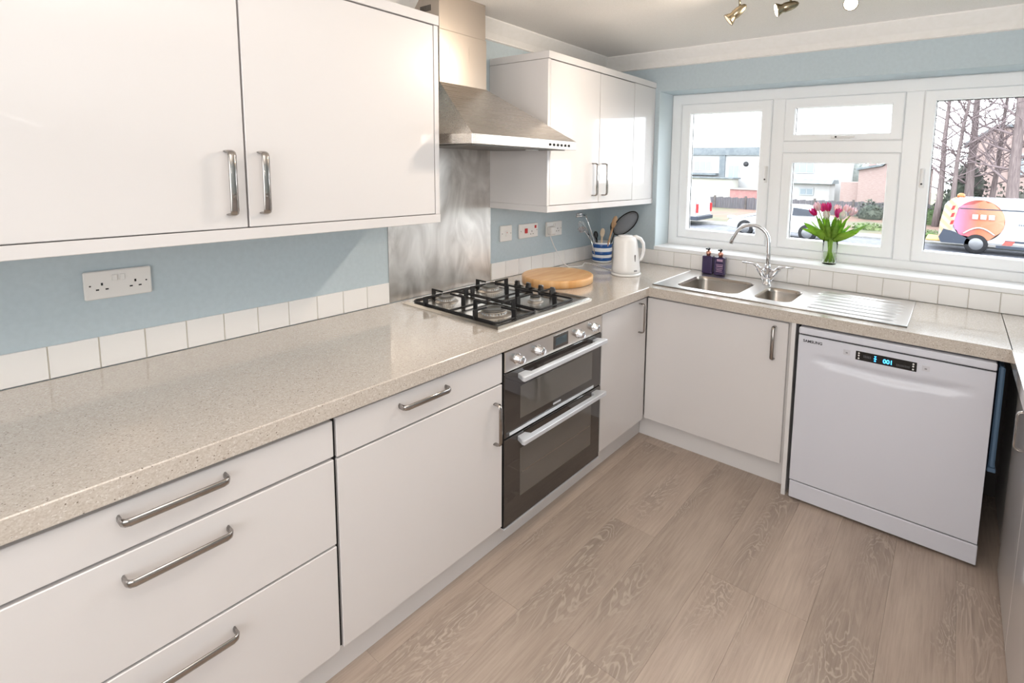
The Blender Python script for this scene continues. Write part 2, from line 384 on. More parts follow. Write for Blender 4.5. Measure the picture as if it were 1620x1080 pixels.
# ------------------------------------------------------------------ cupboard parts
def handle_path(c, ax, ln, nrm, off=.032):
    c, ax, nrm = Vector(c), Vector(ax), Vector(nrm); h = ln / 2
    pts = [(-h, 0), (-h, off * .62), (-h + .004, off * .88), (-h + .012, off), (h - .012, off), (h - .004, off * .88), (h, off * .62), (h, 0)]
    return [c + ax * a + nrm * d for a, d in pts]
def add_handle(parent, c, ax, ln, nrm, r=.0062, wide=1.25):
    ax, nrm = Vector(ax), Vector(nrm); side = ax.cross(nrm)
    b = MB(); b.sweep(handle_path(c, ax, ln, nrm), r, n=8, up=side, flat=(.62, wide * 1.15))
    return obj('handle', b, HANDLE, parent)
def front_x(name, parent, y0, y1, z0, z1, x=.731, t=.019, material=GLOSS):
    return obj(name, MB().box(x - t, x, y0 + .0015, y1 - .0015, z0 + .0012, z1 - .0012, .0018), material, parent)
FX = .731
# carcass = dark recess just behind the fronts, white box further back
def carcass_x(parent, y0, y1, z0=.10, z1=ZU - .001):
    obj('carcass', MB().box(.02, FX - .0205, y0 + .001, y1 - .001, z0 + .03, z1), CARC, parent)
def edge_gap(parent, y, z0, z1):
    obj('gap_edge', MB().box(FX - .0205, FX - .008, y - .004, y + .004, z0, z1), DARKGAP, parent)
# three-drawer unit
u = thing('drawer_unit', 'white base unit with three wide handled drawers, nearest on the left', 'drawer unit', (.37, -2.68, 0))
carcass_x(u, -3.02, -2.324)
for z0, z1, hz in ((.710, .815, .784), (.453, .704, .652), (.127, .449, .392)):
    d = front_x('drawer', u, -3.02, -2.327, z0, z1); add_handle(d, (FX, -2.672, hz), (0, 1, 0), .185, (1, 0, 0))
# drawer-line unit
u = thing('base_cabinet', 'white base cabinet with one drawer over a door, left of the oven', 'cabinet', (.37, -2.0, 0))
carcass_x(u, -2.322, -1.692)
d = front_x('drawer', u, -2.321, -1.6935, .704, .819); add_handle(d, (FX, -2.040, .779), (0, 1, 0), .172, (1, 0, 0))
d = front_x('door', u, -2.321, -1.6935, .127, .700); add_handle(d, (FX, -1.733, .560), (0, 0, 1), .155, (1, 0, 0))
obj('shadow_gap', MB().box(FX - .0203, FX - .012, -2.330, -2.318, .13, .825), DARKGAP, u)
# corner unit
u = thing('corner_base_cabinet', 'narrow white base cabinet between the oven and the inside corner', 'cabinet', (.37, -.8, 0))
carcass_x(u, -1.0, -.03)
d = front_x('door', u, -1.040, -.612, .127, .819); add_handle(d, (FX, -.690, .722), (0, 0, 1), .155, (1, 0, 0))
# left plinth
o = tag(base_origin(obj('plinth', MB().box(.655, .671, -3.8, -.545, .0, .129), PLINTH)), 'white plinth board along the floor under the oven run', 'plinth')
# sink unit
YF = -.6075
u = thing('sink_base_cabinet', 'white single-door base cabinet under the sink', 'cabinet', (1.1, -.3, 0))
obj('carcass', MB().box(.735, 1.478, YF + .0205, YF + .035, .13, ZU - .001), CARC, u)
d = obj('door', MB().box(.7335, 1.470, YF, YF + .019, .134, .817, .0018), GLOSS, u)
add_handle(d, (1.410, YF, .716), (0, 0, 1), .155, (0, -1, 0))
o = tag(base_origin(obj('plinth', MB().box(.672, 1.486, -.545, -.529, 0, .131), PLINTH)), 'white plinth board along the floor under the sink', 'plinth')
tag(base_origin(obj('end_panel', MB().box(1.4868, 1.506, -DW + .004, -.03, 0, ZU, .001), PLINTH)), 'white upright end panel left of the dishwasher', 'panel')
# right-hand run
RX = 2.292
u = thing('right_base_cabinet', 'glossy white base cabinet right of the dishwasher with an upright handle', 'cabinet', (2.6, -1.2, 0))
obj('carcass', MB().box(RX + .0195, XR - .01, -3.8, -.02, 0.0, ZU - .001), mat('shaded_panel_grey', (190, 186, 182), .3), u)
obj('gap_shade_sheet', MB().box(2.225, RX + .019, -.030, -.012, 0, ZU - .001), mat('gap_shade_grey', (84, 80, 78), .5), u)  # dark sheet added to stand in for shade in the dishwasher gap
d = obj('door', MB().box(RX, RX + .019, -1.02, -.60, .006, .820, .0015), GLOSS, u); add_handle(d, (RX, -.965, .715), (0, 0, 1), .125, (-1, 0, 0))
for k in range(4): obj('door', MB().box(RX, RX + .019, -1.024 - .6 * (k + 1), -1.023 - .6 * k, .006, .820, .0015), GLOSS, u)

# ------------------------------------------------------------------ dishwasher
DY = -.640
u = thing('dishwasher', 'white freestanding dishwasher with black display strip', 'dishwasher', (1.873, -.33, 0))
obj('body', MB().box(1.530, 2.215, DY + .06, -.05, .012, .815, .004), DWM, u)
obj('top_lid', MB().box(1.524, 2.222, DY - .004, DY + .08, .793, .822, .004), DWM, u)
# door with a scooped grip: rows of vertices, recess in the middle
def dw_door():
    t = bmesh.new(); nx, nz = 40, 44; x0, x1, z0, z1 = 1.524, 2.222, .100, .788
    V = []
    for j in range(nz + 1):
        row = []
        fz = j / nz; z = z0 + (z1 - z0) * (fz if fz < .7 else fz)
        for i in range(nx + 1):
            fx = i / nx; x = x0 + (x1 - x0) * fx
            # grip: crescent under the display, deepest in the centre
            c = .700 - .022 * (1 - (2 * fx - 1) ** 2); wdt = .020 * max(0, 1 - (abs(2 * fx - 1) / .86) ** 3)
            d = 0
            if wdt > .001:
                q = (z - c) / wdt
                if -1 < q < 1: d = .016 * (1 - q * q) * min(1, wdt / .01)
            row.append(t.verts.new((x, DY + d, z)))
        V.append(row)
    for j in range(nz):
        for i in range(nx):
            f = t.faces.new((V[j][i], V[j][i + 1], V[j + 1][i + 1], V[j + 1][i])); f.smooth = True
    b = MB().add(t); b.box(x0, x1, DY + .020, DY + .055, z0, z1)
    for (a0, a1, c0, c1) in ((x0, x0 + .001, z0, z1), (x1 - .001, x1, z0, z1), (x0, x1, z0, z0 + .001), (x0, x1, z1 - .001, z1)): b.box(a0, a1, DY, DY + .055, c0, c1)
    return b
dr = obj('door', dw_door(), DWM, u)
obj('kickplate', MB().box(1.526, 2.224, DY - .001, DY + .05, .014, .0955, .003), DWM, u)
obj('shadow_gap', MB().box(1.53, 2.218, DY + .006, DY + .055, .094, .102), DARKGAP, u); obj('shadow_gap', MB().box(1.53, 2.218, DY + .006, DY + .06, .786, .795), DARKGAP, u)
obj('shadow_gap', MB().box(1.507, 1.523, -.56, -.5, 0.001, .825), DARKGAP, u)
dp = obj('display', MB().box(1.756, 1.975, DY - .0015, DY + .002, .727, .765, .0008), mat('display_black', (10, 10, 12), .15), dr)
TX = Matrix.Rotation(math.pi / 2, 4, 'X')
BLUELED = mat('blue_led', (70, 175, 255), .4, emit=2.2)
text_mesh('001', .024, Matrix.Translation((1.875, DY - .002, .743)) @ TX, BLUELED, dr, name='display_digits', bold=.0006)
icon = MB(); cx = 1.829
for zz, w_ in ((.756, .007), (.746, .010), (.736, .007)): icon.box(cx - w_ / 2, cx + w_ / 2, DY - .0024, DY - .0014, zz - .0018, zz + .0018)
icon.box(cx - .001, cx + .001, DY - .0024, DY - .0014, .736, .756)
obj('display_icon', icon, BLUELED, dr)
for xx in (1.768, 1.963):
    for zz in (.757, .747, .735): obj('display_button', MB().cyl((xx, DY - .0014, zz), (xx, DY - .003, zz), .0035, n=10), WHITEPL, dr)
DG = mat('display_grey', (75, 75, 78), .4)
for k in range(5): obj('display_mark', MB().box(1.785 + k * .006, 1.789 + k * .006, DY - .0022, DY - .0014, .742, .752), DG, dr)
for k in range(8): obj('display_mark', MB().box(1.905 + k * .006, 1.909 + k * .006, DY - .0022, DY - .0014, .736, .744), DG, dr)

for xx in (1.722, 2.005):
    q = obj('touch_button', MB().box(xx - .013, xx + .013, DY - .0012, DY + .001, .738, .760, .0005), mat('button_grey', (205, 205, 212), .3), dr)
    obj('button_mark', MB().box(xx - .004, xx + .004, DY - .0018, DY - .001, .745, .750), mat('mark_grey', (140, 140, 145), .4), q)
text_mesh('SAMSUNG', .0165, Matrix.Translation((1.584, DY - .0003, .763)) @ TX @ Matrix.Diagonal((1.05, 1, 1, 1)), mat('logo_black', (25, 25, 30), .4), dr, name='lettering', bold=.0004)
# blue tray standing in the gap
tb = MB(); tb.box(2.230, 2.250, -.60, -.20, .40, .800, .006); tb.box(2.226, 2.254, -.605, -.19, .385, .402, .003)
tag(base_origin(obj('tray', tb, mat('blue_plastic', (98, 126, 154), .4))), 'tall blue plastic tray stored on edge in the gap right of the dishwasher', 'tray')
# hook rail holding it
# ------------------------------------------------------------------ oven
u = thing('double_oven', 'built-in double oven with steel control panel and black glass doors', 'oven', (.4, -1.367, .107))
y0, y1 = -1.689, -1.045
obj('housing', MB().box(.10, FX - .004, y0 + .002, y1 - .002, .112, .820), DARKGAP, u)
cp = obj('control_panel', MB().box(FX - .01, FX + .004, y0 + .004, y1 - .002, .738, .819, .002), PLATEM, u)
for yk in (-1.618, -1.500, -1.231, -1.112):
    k = MB(); k.lathe([(0, 0), (.021, 0), (.021, .004), (.0165, .006), (.0155, .028), (.0135, .031), (0, .031)], (FX + .004, yk, .776), (1, 0, 0), 24)
    kk = obj('knob', k, CHROME, cp)
    obj('knob_mark', MB().box(FX + .034, FX + .0358, yk - .001, yk + .001, .780, .791), BLACK, kk)
dd = obj('clock_display', MB().box(FX + .003, FX + .006, -1.404, -1.306, .750, .808, .001), GLASSBLK, cp)
obj('display_window', MB().box(FX + .0055, FX + .0068, -1.392, -1.318, .765, .797), mat('display_dim', (70, 84, 92), .15), dd)
def oven_door(z0, z1, hz, win):
    d = obj('door', MB().box(FX - .012, FX + .002, y0 + .004, y1 - .003, z0, z1, .0015), GLASSBLK, u)
    w_ = obj('window', MB().box(FX + .001, FX + .0035, y0 + .09, y1 - .075, win[0], win[1], .001), OVENWIN, d)
    h = MB()   # wide flat aluminium bar with solid returns
    h.prism([(y0 + .065, hz), (y0 + .105, hz), (y0 + .105, hz + .002), (y1 - .08, hz + .002), (y1 - .08, hz), (y1 - .035, hz)] and [(FX + .002, y0 + .075), (FX + .040, y0 + .060), (FX + .052, y0 + .062), (FX + .052, y1 - .020), (FX + .040, y1 - .018), (FX + .002, y1 - .035), (FX + .002, y1 - .075), (FX + .026, y1 - .085), (FX + .026, y0 + .125), (FX + .002, y0 + .115)], hz - .008, hz + .011, 'z', .002)
    obj('handle', h, ALU, d); return d
d = oven_door(.478, .733, .706, (.528, .660))
obj('trim_strip', MB().box(FX + .001, FX + .004, y0 + .03, y1 - .06, .482, .494), ALU, d)
obj('badge', MB().box(FX + .003, FX + .0045, -1.40, -1.35, .508, .516), ALU, d)
d = oven_door(.114, .472, .452, (.205, .405))
obj('rack_line', MB().box(FX + .003, FX + .0042, y0 + .10, y1 - .085, .300, .305), mat('rack_brown', (120, 108, 98), .3), d)
obj('bottom_trim', MB().box(FX - .01, FX + .003, y0 + .004, y1 - .003, .106, .112), ALU, u)
# ------------------------------------------------------------------ wall cupboards
WX = .405
def wall_cab(name, label, y0, y1, doors, endL, loc, stops):
    u = thing(name, label, 'wall cabinet', loc)
    obj('carcass', MB().box(.001, WX - .021, y0 + .001, y1 - .001, 1.314, 2.022), CARC, u)
    obj('cornice', MB().box(.001, WX + .006, y0 - .001, y1, 2.026, 2.061, .0015), GLOSS, u)
    obj('pelmet', MB().box(.001, WX + .004, y0 - .001, y1, 1.281, 1.314, .0015), GLOSS, u)
    for a, c in endL: obj('end_panel', MB().box(.002, WX, a, c, 1.3145, 2.0245, .001), GLOSS, u)
    for (a, c, hy) in doors:
        d = obj('door', MB().box(WX - .019, WX, a + .0015, c - .0015, 1.3165, 2.0225, .0016), GLOSS, u)
        if hy is not None: add_handle(d, (WX, hy, 1.443), (0, 0, 1), .175, (1, 0, 0), wide=1.5)
    return u
wall_cab('wall_cabinet', 'large glossy white wall cabinet left of the cooker hood', -3.75, -1.7135, [(-3.72, -3.052, None), (-3.050, -2.382, -2.425), (-2.380, -1.735, -2.342)], [(-1.733, -1.7135), (-3.75, -3.73)], (.2, -2.7, 1.28), 0)
wall_cab('wall_cabinet', 'white wall cabinet in the corner between hood and window', -1.0717, -.001, [(-1.052, -.628, -.685), (-.626, -.262, -.588)], [(-1.0715, -1.053), (-.260, -.002)], (.2, -.53, 1.28), 0)
# ------------------------------------------------------------------ splashback
sp = obj('splashback', MB().box(.0005, .004, -1.6835, -1.068, ZT + .001, 1.70), SPLASH); tag(base_origin(sp), 'brushed steel splashback behind the hob', 'splashback')
# ------------------------------------------------------------------ cooker hood
u = thing('cooker_hood', 'stainless steel chimney cooker hood above the hob', 'cooker hood', (.0, -1.363, 1.585))
CX, CY0, CY1 = .20, -1.548, -1.278
obj('chimney', MB().box(.001, CX, CY0, CY1, 1.86, 2.085, .0015), STEELV, u)
c2 = obj('chimney_upper', MB().box(.001, CX - .003, CY0 + .003, CY1 - .003, 2.085, H - .001, .001), STEELV, u)
v = MB()
for k in range(9): v.box(CX - .10 + .0 + k * .0085 - .03, CX - .10 + k * .0085 - .026, CY0 + .002, CY0 + .0035, 2.165, 2.190)
obj('vent_slots', v, BLACK, c2)
cz0, cz1, cz2 = 1.588, 1.627, 1.862
r0 = [(.001, -1.685, cz1), (.56, -1.685, cz1), (.56, -1.043, cz1), (.001, -1.043, cz1)]
r1 = [(.001, CY0, cz2), (CX, CY0, cz2), (CX, CY1, cz2), (.001, CY1, cz2)]
obj('canopy', MB().loft([r0, r1]), STEEL, u)
fs = obj('fascia', MB().box(.001, .56, -1.685, -1.043, cz0, cz1, .0012), STEEL, u)
bt = MB()
for k in range(6): bt.lathe([(0, 0), (.006, 0), (.006, .003), (0, .004)], (.56, -1.235 + k * .027, 1.606), (1, 0, 0), 12)
obj('control_button', bt, BLACK, fs)
obj('grease_filter', MB().box(.04, .52, -1.65, -1.08, cz0 - .004, cz0), mat('filter_metal', (120, 118, 115), .4, metal=1), u)
lm = obj('hood_lamp', MB().cyl((.42, -1.2, cz0 - .008), (.42, -1.2, cz0 - .003), .03), mat('lamp_glass', (230, 230, 230), .2), u)
# ------------------------------------------------------------------ hob
u = thing('gas_hob', 'four-burner stainless gas hob with black cast iron pan supports', 'hob', (.36, -1.349, ZT))
HX0, HX1, HY0, HY1 = .060, .668, -1.657, -1.042
b = MB(); r = lambda x0, x1, y0, y1, z: [(x0, y0, z), (x1, y0, z), (x1, y1, z), (x0, y1, z)]
b.loft([r(HX0, HX1, HY0, HY1, ZT + .0005), r(HX0, HX1, HY0, HY1, ZT + .005), r(HX0 + .012, HX1 - .012, HY0 + .012, HY1 - .012, ZT + .012), r(HX0 + .03, HX1 - .03, HY0 + .03, HY1 - .03, ZT + .012), r(HX0 + .036, HX1 - .036, HY0 + .036, HY1 - .036, ZT + .006)])
tray = obj('hob_plate', b, PLATEM, u)
for (bx, by, br) in ((.190, -1.515, .034), (.190, -1.245, .040), (.500, -1.255, .024), (.510, -1.525, .050)):
    bb = obj('burner', MB().lathe([(0, 0), (br * 1.55, 0), (br * 1.45, .004), (br * 1.05, .006), (br, .008), (br * .98, .016), (br * 1.08, .017), (br * 1.08, .020), (br * .9, .021), (0, .021)], (bx, by, ZT + .006), n=28), mat('burner_metal', (178, 172, 164), .38, metal=.8), u)
    n = 24; tt = MB()
    for k in range(n):
        a = 6.2832 * k / n; tt.obox((bx + math.cos(a) * br * 1.02, by + math.sin(a) * br * 1.02, ZT + .018), (.004, .003, .007), Matrix.Rotation(a, 3, 'Z'))
    obj('burner_teeth', tt, ALU, bb)
    obj('burner_cap', MB().lathe([(0, 0), (br, 0), (br * 1.02, .002), (br * .95, .006), (br * .7, .007), (br * .66, .0055), (0, .0055)], (bx, by, ZT + .0285), n=28), mat('burner_cap_enamel', (110, 108, 104) if br > .03 else (60, 58, 56), .35, metal=.6), bb)
def support(y0, y1, burners, x1):
    b = MB(); z = ZT + .0165; x0 = .098; e = .0036
    loop = []
    for (cx_, cy_, a0) in ((x1 - .02, y1 - .02, 0), (x0 + .02, y1 - .02, 90), (x0 + .02, y0 + .02, 180), (x1 - .02, y0 + .02, 270)):
        for k in range(4):
            a = math.radians(a0 + 30 * k); loop.append((cx_ + .02 * math.cos(a), cy_ + .02 * math.sin(a), z))
    b.sweep(loop, e, n=8, up=(0, 0, 1), closed=True, square=False, flat=(1, 1.3))
    for (bx, by, br) in burners:
        for k, (dx, dy) in enumerate(((1, 0), (-1, 0), (0, 1), (0, -1))):
            ln = {0: abs(x1 - bx), 1: abs(bx - x0), 2: abs(y1 - by), 3: abs(by - y0)}[k]
            ro = min(ln, .115); ri = br * .9
            # finger: foot at frame/plate, upright blade, top finger inward
            px, py = bx + dx * ro, by + dy * ro
            b.box(px - .0032 - .009 * abs(dx), px + .0032 + .009 * abs(dx), py - .0032 - .009 * abs(dy), py + .0032 + .009 * abs(dy), z - .010, z + .034, .001)
            qx, qy = bx + dx * ri, by + dy * ri
            b.box(min(px, qx) - .003, max(px, qx) + .003, min(py, qy) - .003, max(py, qy) + .003, z + .026, z + .034, .001)
        b.box(x0 if bx < .3 else bx + .0, bx if bx < .3 else x1, by - .0035, by + .0035, z - .002, z + .003) if False else None
    ym = (y0 + y1) / 2
    b.box(.350 - .004, .350 + .004, y0, y1, z - .004, z + .004)
    return obj('pan_support', b, IRON, u)
support(-1.628, -1.392, [(.190, -1.515, .034), (.510, -1.525, .050)], .632)
support(-1.378, -1.135, [(.190, -1.245, .040), (.500, -1.255, .024)], .632)
for xk in (.222, .300, .384, .461):
    k = MB(); k.lathe([(0, 0), (.017, 0), (.017, .004), (.014, .006), (.0135, .022), (0, .024)], (xk, -1.085, ZT + .011), n=18)
    kk = obj('knob', k, IRON, u); obj('knob_grip', MB().box(xk - .013, xk + .013, -1.088, -1.082, ZT + .030, ZT + .038, .001), CHROME, kk)
# ------------------------------------------------------------------ chopping board
cb = thing('chopping_board', 'round thick wooden chopping board beside the hob', 'chopping board', (.288, -.835, ZT))
obj('board', MB().lathe([(0, 0), (.190, 0), (.196, .003), (.197, .036), (.193, .040), (.186, .041), (0, .041)], (.288, -.835, ZT + .0008), n=64, sharp=True), BEECH, cb)
# ------------------------------------------------------------------ kettle
KX, KY = .475, -.42
vr, vf = Vector((.82, .57, 0)), Vector((-.57, .82, 0))
u = thing('kettle', 'white plastic jug kettle standing in the corner of the worktop', 'kettle', (KX, KY, ZT))
obj('power_base', MB().lathe([(0, 0), (.088, 0), (.090, .004), (.089, .012), (.084, .014), (0, .014)], (KX, KY, ZT + .0006), n=40), KETTLE, u)
t = bmesh.new(); n = 40; rings = []
for r_, h_ in ((.080, .016), (.084, .020), (.083, .04), (.077, .10), (.070, .16), (.063, .205), (.057, .222), (.045, .230), (.02, .233)):
    ring = []
    for k in range(n):
        a = 6.28318 * k / n; d = vr * math.cos(a) * r_ + vf * math.sin(a) * r_
        sp_ = max(0, -math.cos(a)) ** 10 * max(0, (h_ - .12) / .11) * .020 * (1 if h_ < .225 else .3)
        d += -vr * sp_; ring.append(t.verts.new(Vector((KX, KY, ZT + h_)) + d))
    rings.append(ring)
for A, B in zip(rings, rings[1:]):
    for k in range(n):
        j = (k + 1) % n; f = t.faces.new((A[k], A[j], B[j], B[k])); f.smooth = True
t.faces.new(rings[-1]); t.faces.new(rings[0][::-1])
body = obj('body', MB().add(t), KETTLE, u)
def kp(a, z): return tuple(Vector((KX, KY, ZT + z)) + vr * a)
obj('handle', MB().sweep([kp(.030, .222), kp(.055, .226), kp(.082, .214), (kp(.098, .190)), kp(.102, .155), kp(.097, .120), kp(.088, .095), kp(.076, .085)], [.014, .016, .015, .013, .012, .012, .012, .010], n=12, up=tuple(vf), flat=(.8, 1.35)), KETTLE, u)
obj('lid', MB().lathe([(0, 0), (.046, 0), (.044, .006), (.02, .009), (0, .009)], (KX - .008, KY - .005, ZT + .228), n=30), KETTLE, u)
fwd = Vector((.57, -.82, 0))
gdir = (vr * .62 + fwd * .78).normalized(); gs = Vector((-gdir.y, gdir.x, 0))
gm = Matrix((gdir, gs, Vector((0, 0, 1)))).transposed()
obj('water_gauge', MB().obox(Vector((KX, KY, ZT + .105)) + gdir * .0760, (.004, .006, .045), gm, .001), mat('gauge_grey', (60, 62, 66), .2), u)
obj('switch', MB().obox(Vector((KX, KY, ZT + .034)) + gdir * .0835, (.004, .022, .010), gm, .001), mat('switch_grey', (150, 150, 152), .3), u)
# kettle cable from the wall plug
cab = MB(); cab.sweep([(.036, -.606, 1.095), (.040, -.60, 1.07), (.048, -.58, 1.02), (.060, -.545, .96), (.075, -.52, .91), (.10, -.495, .8835), (.13, -.45, .8825), (.135, -.40, .8825), (.105, -.345, .8825), (.085, -.305, .8825), (.13, -.30, .8825), (.21, -.335, .8825), (.30, -.375, .8825), (.385, -.405, .8825)], .003, n=6)
tag(obj('power_cable', cab, WHITEPL), 'thin white kettle cable hanging from the socket to the worktop', 'cable')
# ------------------------------------------------------------------ utensil pot and tools
PX_, PY_ = .130, -.170
u = thing('utensil_pot', 'blue and white striped ceramic pot holding utensils', 'pot', (PX_, PY_, ZT))
CER = mat('white_ceramic', (232, 236, 240), .15, coat=.4); NAVY = mat('blue_glaze', (18, 78, 148), .15, coat=.4)
obj('pot_body', MB().lathe([(0, 0), (.060, 0), (.066, .006), (.067, .012), (.068, .128), (.070, .134), (.067, .136), (.063, .132), (.062, .012), (0, .010)], (PX_, PY_, ZT + .0006), n=40), CER, u)
for z0, z1 in ((.014, .036), (.054, .076), (.100, .126)):
    obj('blue_stripe', MB().lathe([(.0675, z0), (.0692, z0 + .002), (.0694, z1 - .002), (.0680, z1)], (PX_, PY_, ZT), n=40), NAVY, u)
def pt(a, b_, c): return Vector((a, b_, c))
Pb = Vector((PX_, PY_, ZT + .02))
def tool(name, label, mb, material, parts=()):
    o = obj(name, mb, material); tag(o, label, 'utensil'); return o
# skimmer / oval strainer leaning right
b0 = Vector((.17, -.175, ZT + .05)); b1 = Vector((.235, -.17, 1.085))
u = thing('oval_strainer', 'dark oval mesh strainer leaning to the right out of the striped pot', 'utensil', b0)
axis = (Vector((.390, -.17, 1.222)) - b1).normalized()
side = axis.cross(Vector((-.3, 1, .1))).normalized(); nn = side.cross(axis)
cen = Vector((.308, -.17, 1.152)); la, lb = .112, .050
rim = [cen + axis * la * math.cos(a) + side * lb * math.sin(a) for a in [6.2832 * k / 32 for k in range(32)]]
obj('rim', MB().sweep(rim, .0038, n=8, closed=True, up=tuple(nn)), BLACK, u)
t = bmesh.new(); c0 = t.verts.new(cen + nn * .008); vs = [t.verts.new(p) for p in rim]
inner = [t.verts.new(cen + (p - cen) * .6 + nn * .006) for p in rim]
for k in range(32):
    j = (k + 1) % 32; t.faces.new((vs[k], vs[j], inner[j], inner[k])); t.faces.new((inner[k], inner[j], c0))
bmesh.ops.solidify(t, geom=t.faces[:], thickness=.0015)
obj('mesh_bowl', MB().add(t, smooth=True), mat('grey_mesh', (160, 163, 168), .6), u)
obj('stem', MB().sweep([b0, cen - axis * la], .004, n=8), BLACK, u)
def spoon(name, label, a, bpt, r_, head, material=SPOON, ell=(1.0, .35)):
    a, bpt = Vector(a), Vector(bpt); d = (bpt - a).normalized(); u = thing(name, label, 'utensil', a)
    obj('shaft', MB().sweep([a, a + (bpt - a) * .5, bpt], [r_, r_, r_ * 1.1], n=8), material, u)
    L_ = head[0]; W_ = head[1]; prof = [(0, .35), (.15, .7), (.4, 1), (.7, .98), (.9, .7), (1, .3)]
    obj('head', MB().sweep([bpt + d * L_ * p for p, q in prof], [W_ * q for p, q in prof], n=12, up=(-.5, .8, .2), flat=ell), material, u); return u
spoon('wooden_spoon', 'brown wooden spoon leaning right against the strainer', (.165, -.20, ZT + .03), (.222, -.19, 1.115), .006, (.085, .017))
spoon('wooden_spatula', 'pale wooden spatula head just above the pot rim', (.145, -.215, ZT + .03), (.150, -.205, 1.050), .006, (.06, .016), mat('pale_wood', (224, 204, 178), .6))
spoon('black_turner', 'short black-handled turner upright in the pot', (.125, -.205, ZT + .03), (.100, -.20, 1.035), .007, (.05, .016), BLACK)
spoon('black_spoon', 'black plastic spoon beside the wooden spoons in the pot', (.15, -.165, ZT + .03), (.195, -.165, 1.09), .005, (.075, .014), BLACK)
# steel potato masher leaning left
a = Vector((.125, -.20, ZT + .03))
u = thing('potato_masher', 'steel masher leaning left out of the pot, topmost', 'utensil', a)
obj('shaft', MB().sweep([a, (.105, -.26, 1.07), (.10, -.325, 1.205)], .0035, n=8), CHROME, u)
obj('shaft', MB().sweep([(.115, -.20, 1.00), (.10, -.25, 1.08), (.098, -.33, 1.20)], .0022, n=6), CHROME, u)
obj('head', MB().sweep([(.10, -.325, 1.205), (.10, -.37, 1.213), (.10, -.42, 1.212), (.10, -.425, 1.198), (.10, -.37, 1.198), (.10, -.33, 1.196)], .006, n=8, closed=True), CHROME, u)
a = Vector((.110, -.195, ZT + .03))
u = thing('steel_ladle', 'small steel ladle leaning left, low over the worktop corner', 'utensil', a)
obj('shaft', MB().sweep([a, (.10, -.26, 1.03), (.095, -.335, 1.105)], .003, n=8), CHROME, u)
obj('bowl', MB().lathe([(0, 0), (.012, .001), (.022, .007), (.027, .018), (.025, .018), (.011, .004), (0, .003)], (.093, -.355, 1.098), (.3, -.5, .8), 20), CHROME, u)
a = Vector((.12, -.225, ZT + .03))
u = thing('balloon_whisk', 'wire whisk leaning left between the masher and ladle', 'utensil', a)
obj('shaft', MB().sweep([a, (.10, -.275, 1.06)], .005, n=8), CHROME, u)
b = MB(); d0 = Vector((.10, -.275, 1.06)); ax = (Vector((.09, -.385, 1.165)) - d0)
for k in range(5):
    ang = math.pi * k / 5; s1 = Vector((1, 0, 0)); s2 = ax.normalized().cross(s1); sd = s1 * math.cos(ang) + s2 * math.sin(ang)
    b.sweep([d0, d0 + ax * .4 + sd * .014, d0 + ax * .8 + sd * .022, d0 + ax, d0 + ax * .8 - sd * .022, d0 + ax * .4 - sd * .014, d0], .0011, n=5)
obj('whisk_wires', b, CHROME, u)
# ------------------------------------------------------------------ sockets
SOCK = mat('socket_white', (238, 236, 233), .25); RED = mat('switch_red', (200, 30, 34), .3)
def pins(p, y, z, s=1):
    m_ = MB(); m_.box(.0125, .0133, y - .0022, y + .0022, z + .004, z + .012); m_.box(.0125, .0133, y - .014, y - .007, z - .010, z - .006); m_.box(.0125, .0133, y + .007, y + .014, z - .010, z - .006)
    obj('pin_hole', m_, BLACK, p)
def screws(p, ys, z):
    for y in ys: obj('screw', MB().cyl((.0125, y, z), (.0134, y, z), .0024, n=8), mat('screw_dark', (70, 68, 66), .4, metal=.5), p)
def plate(name, label, y0, y1, z0, z1, cat='socket'):
    u = thing(name, label, cat, (0, (y0 + y1) / 2, z0)); obj('faceplate', MB().box(.0005, .0128, y0, y1, z0, z1, .003), SOCK, u); return u
u = plate('double_socket', 'white double wall socket under the large wall cabinet', -2.668, -2.514, 1.088, 1.172)
for yy in (-2.629, -2.553): pins(u, yy, 1.125)
screws(u, (-2.655, -2.527), 1.130)
for yy in (-2.600, -2.583): obj('rocker', MB().box(.012, .0165, yy - .006, yy + .006, 1.140, 1.158, .001), SOCK, u)
u = plate('fused_switch', 'single square switch plate nearest the splashback', -1.000, -.910, 1.087, 1.176, 'switch')
obj('rocker', MB().box(.012, .017, -.963, -.947, 1.115, 1.145, .001), SOCK, u); screws(u, (-.988, -.922), 1.131)
obj('indicator', MB().box(.0165, .0175, -.957, -.953, 1.134, 1.139), RED, u)
u = plate('cooker_switch', 'cooker switch plate with red rocker, middle of three', -.850, -.690, 1.089, 1.173, 'switch')
obj('rocker', MB().box(.012, .018, -.806, -.786, 1.118, 1.146, .001), RED, u); obj('rocker', MB().box(.012, .0165, -.722, -.708, 1.143, 1.160, .001), RED, u)
pins(u, -.745, 1.118); screws(u, (-.838, -.702), 1.131)
u = plate('double_socket', 'double socket with a white plug in, nearest the pot', -.610, -.460, 1.078, 1.169)
pins(u, -.505, 1.115); screws(u, (-.472,), 1.123)
for yy in (-.541, -.526): obj('rocker', MB().box(.012, .0165, yy - .006, yy + .006, 1.140, 1.157, .001), SOCK, u)
tag(base_origin(obj('plug', MB().box(.0132, .050, -.608, -.562, 1.092, 1.142, .006), SOCK)), 'white three-pin plug in the socket nearest the corner', 'plug')

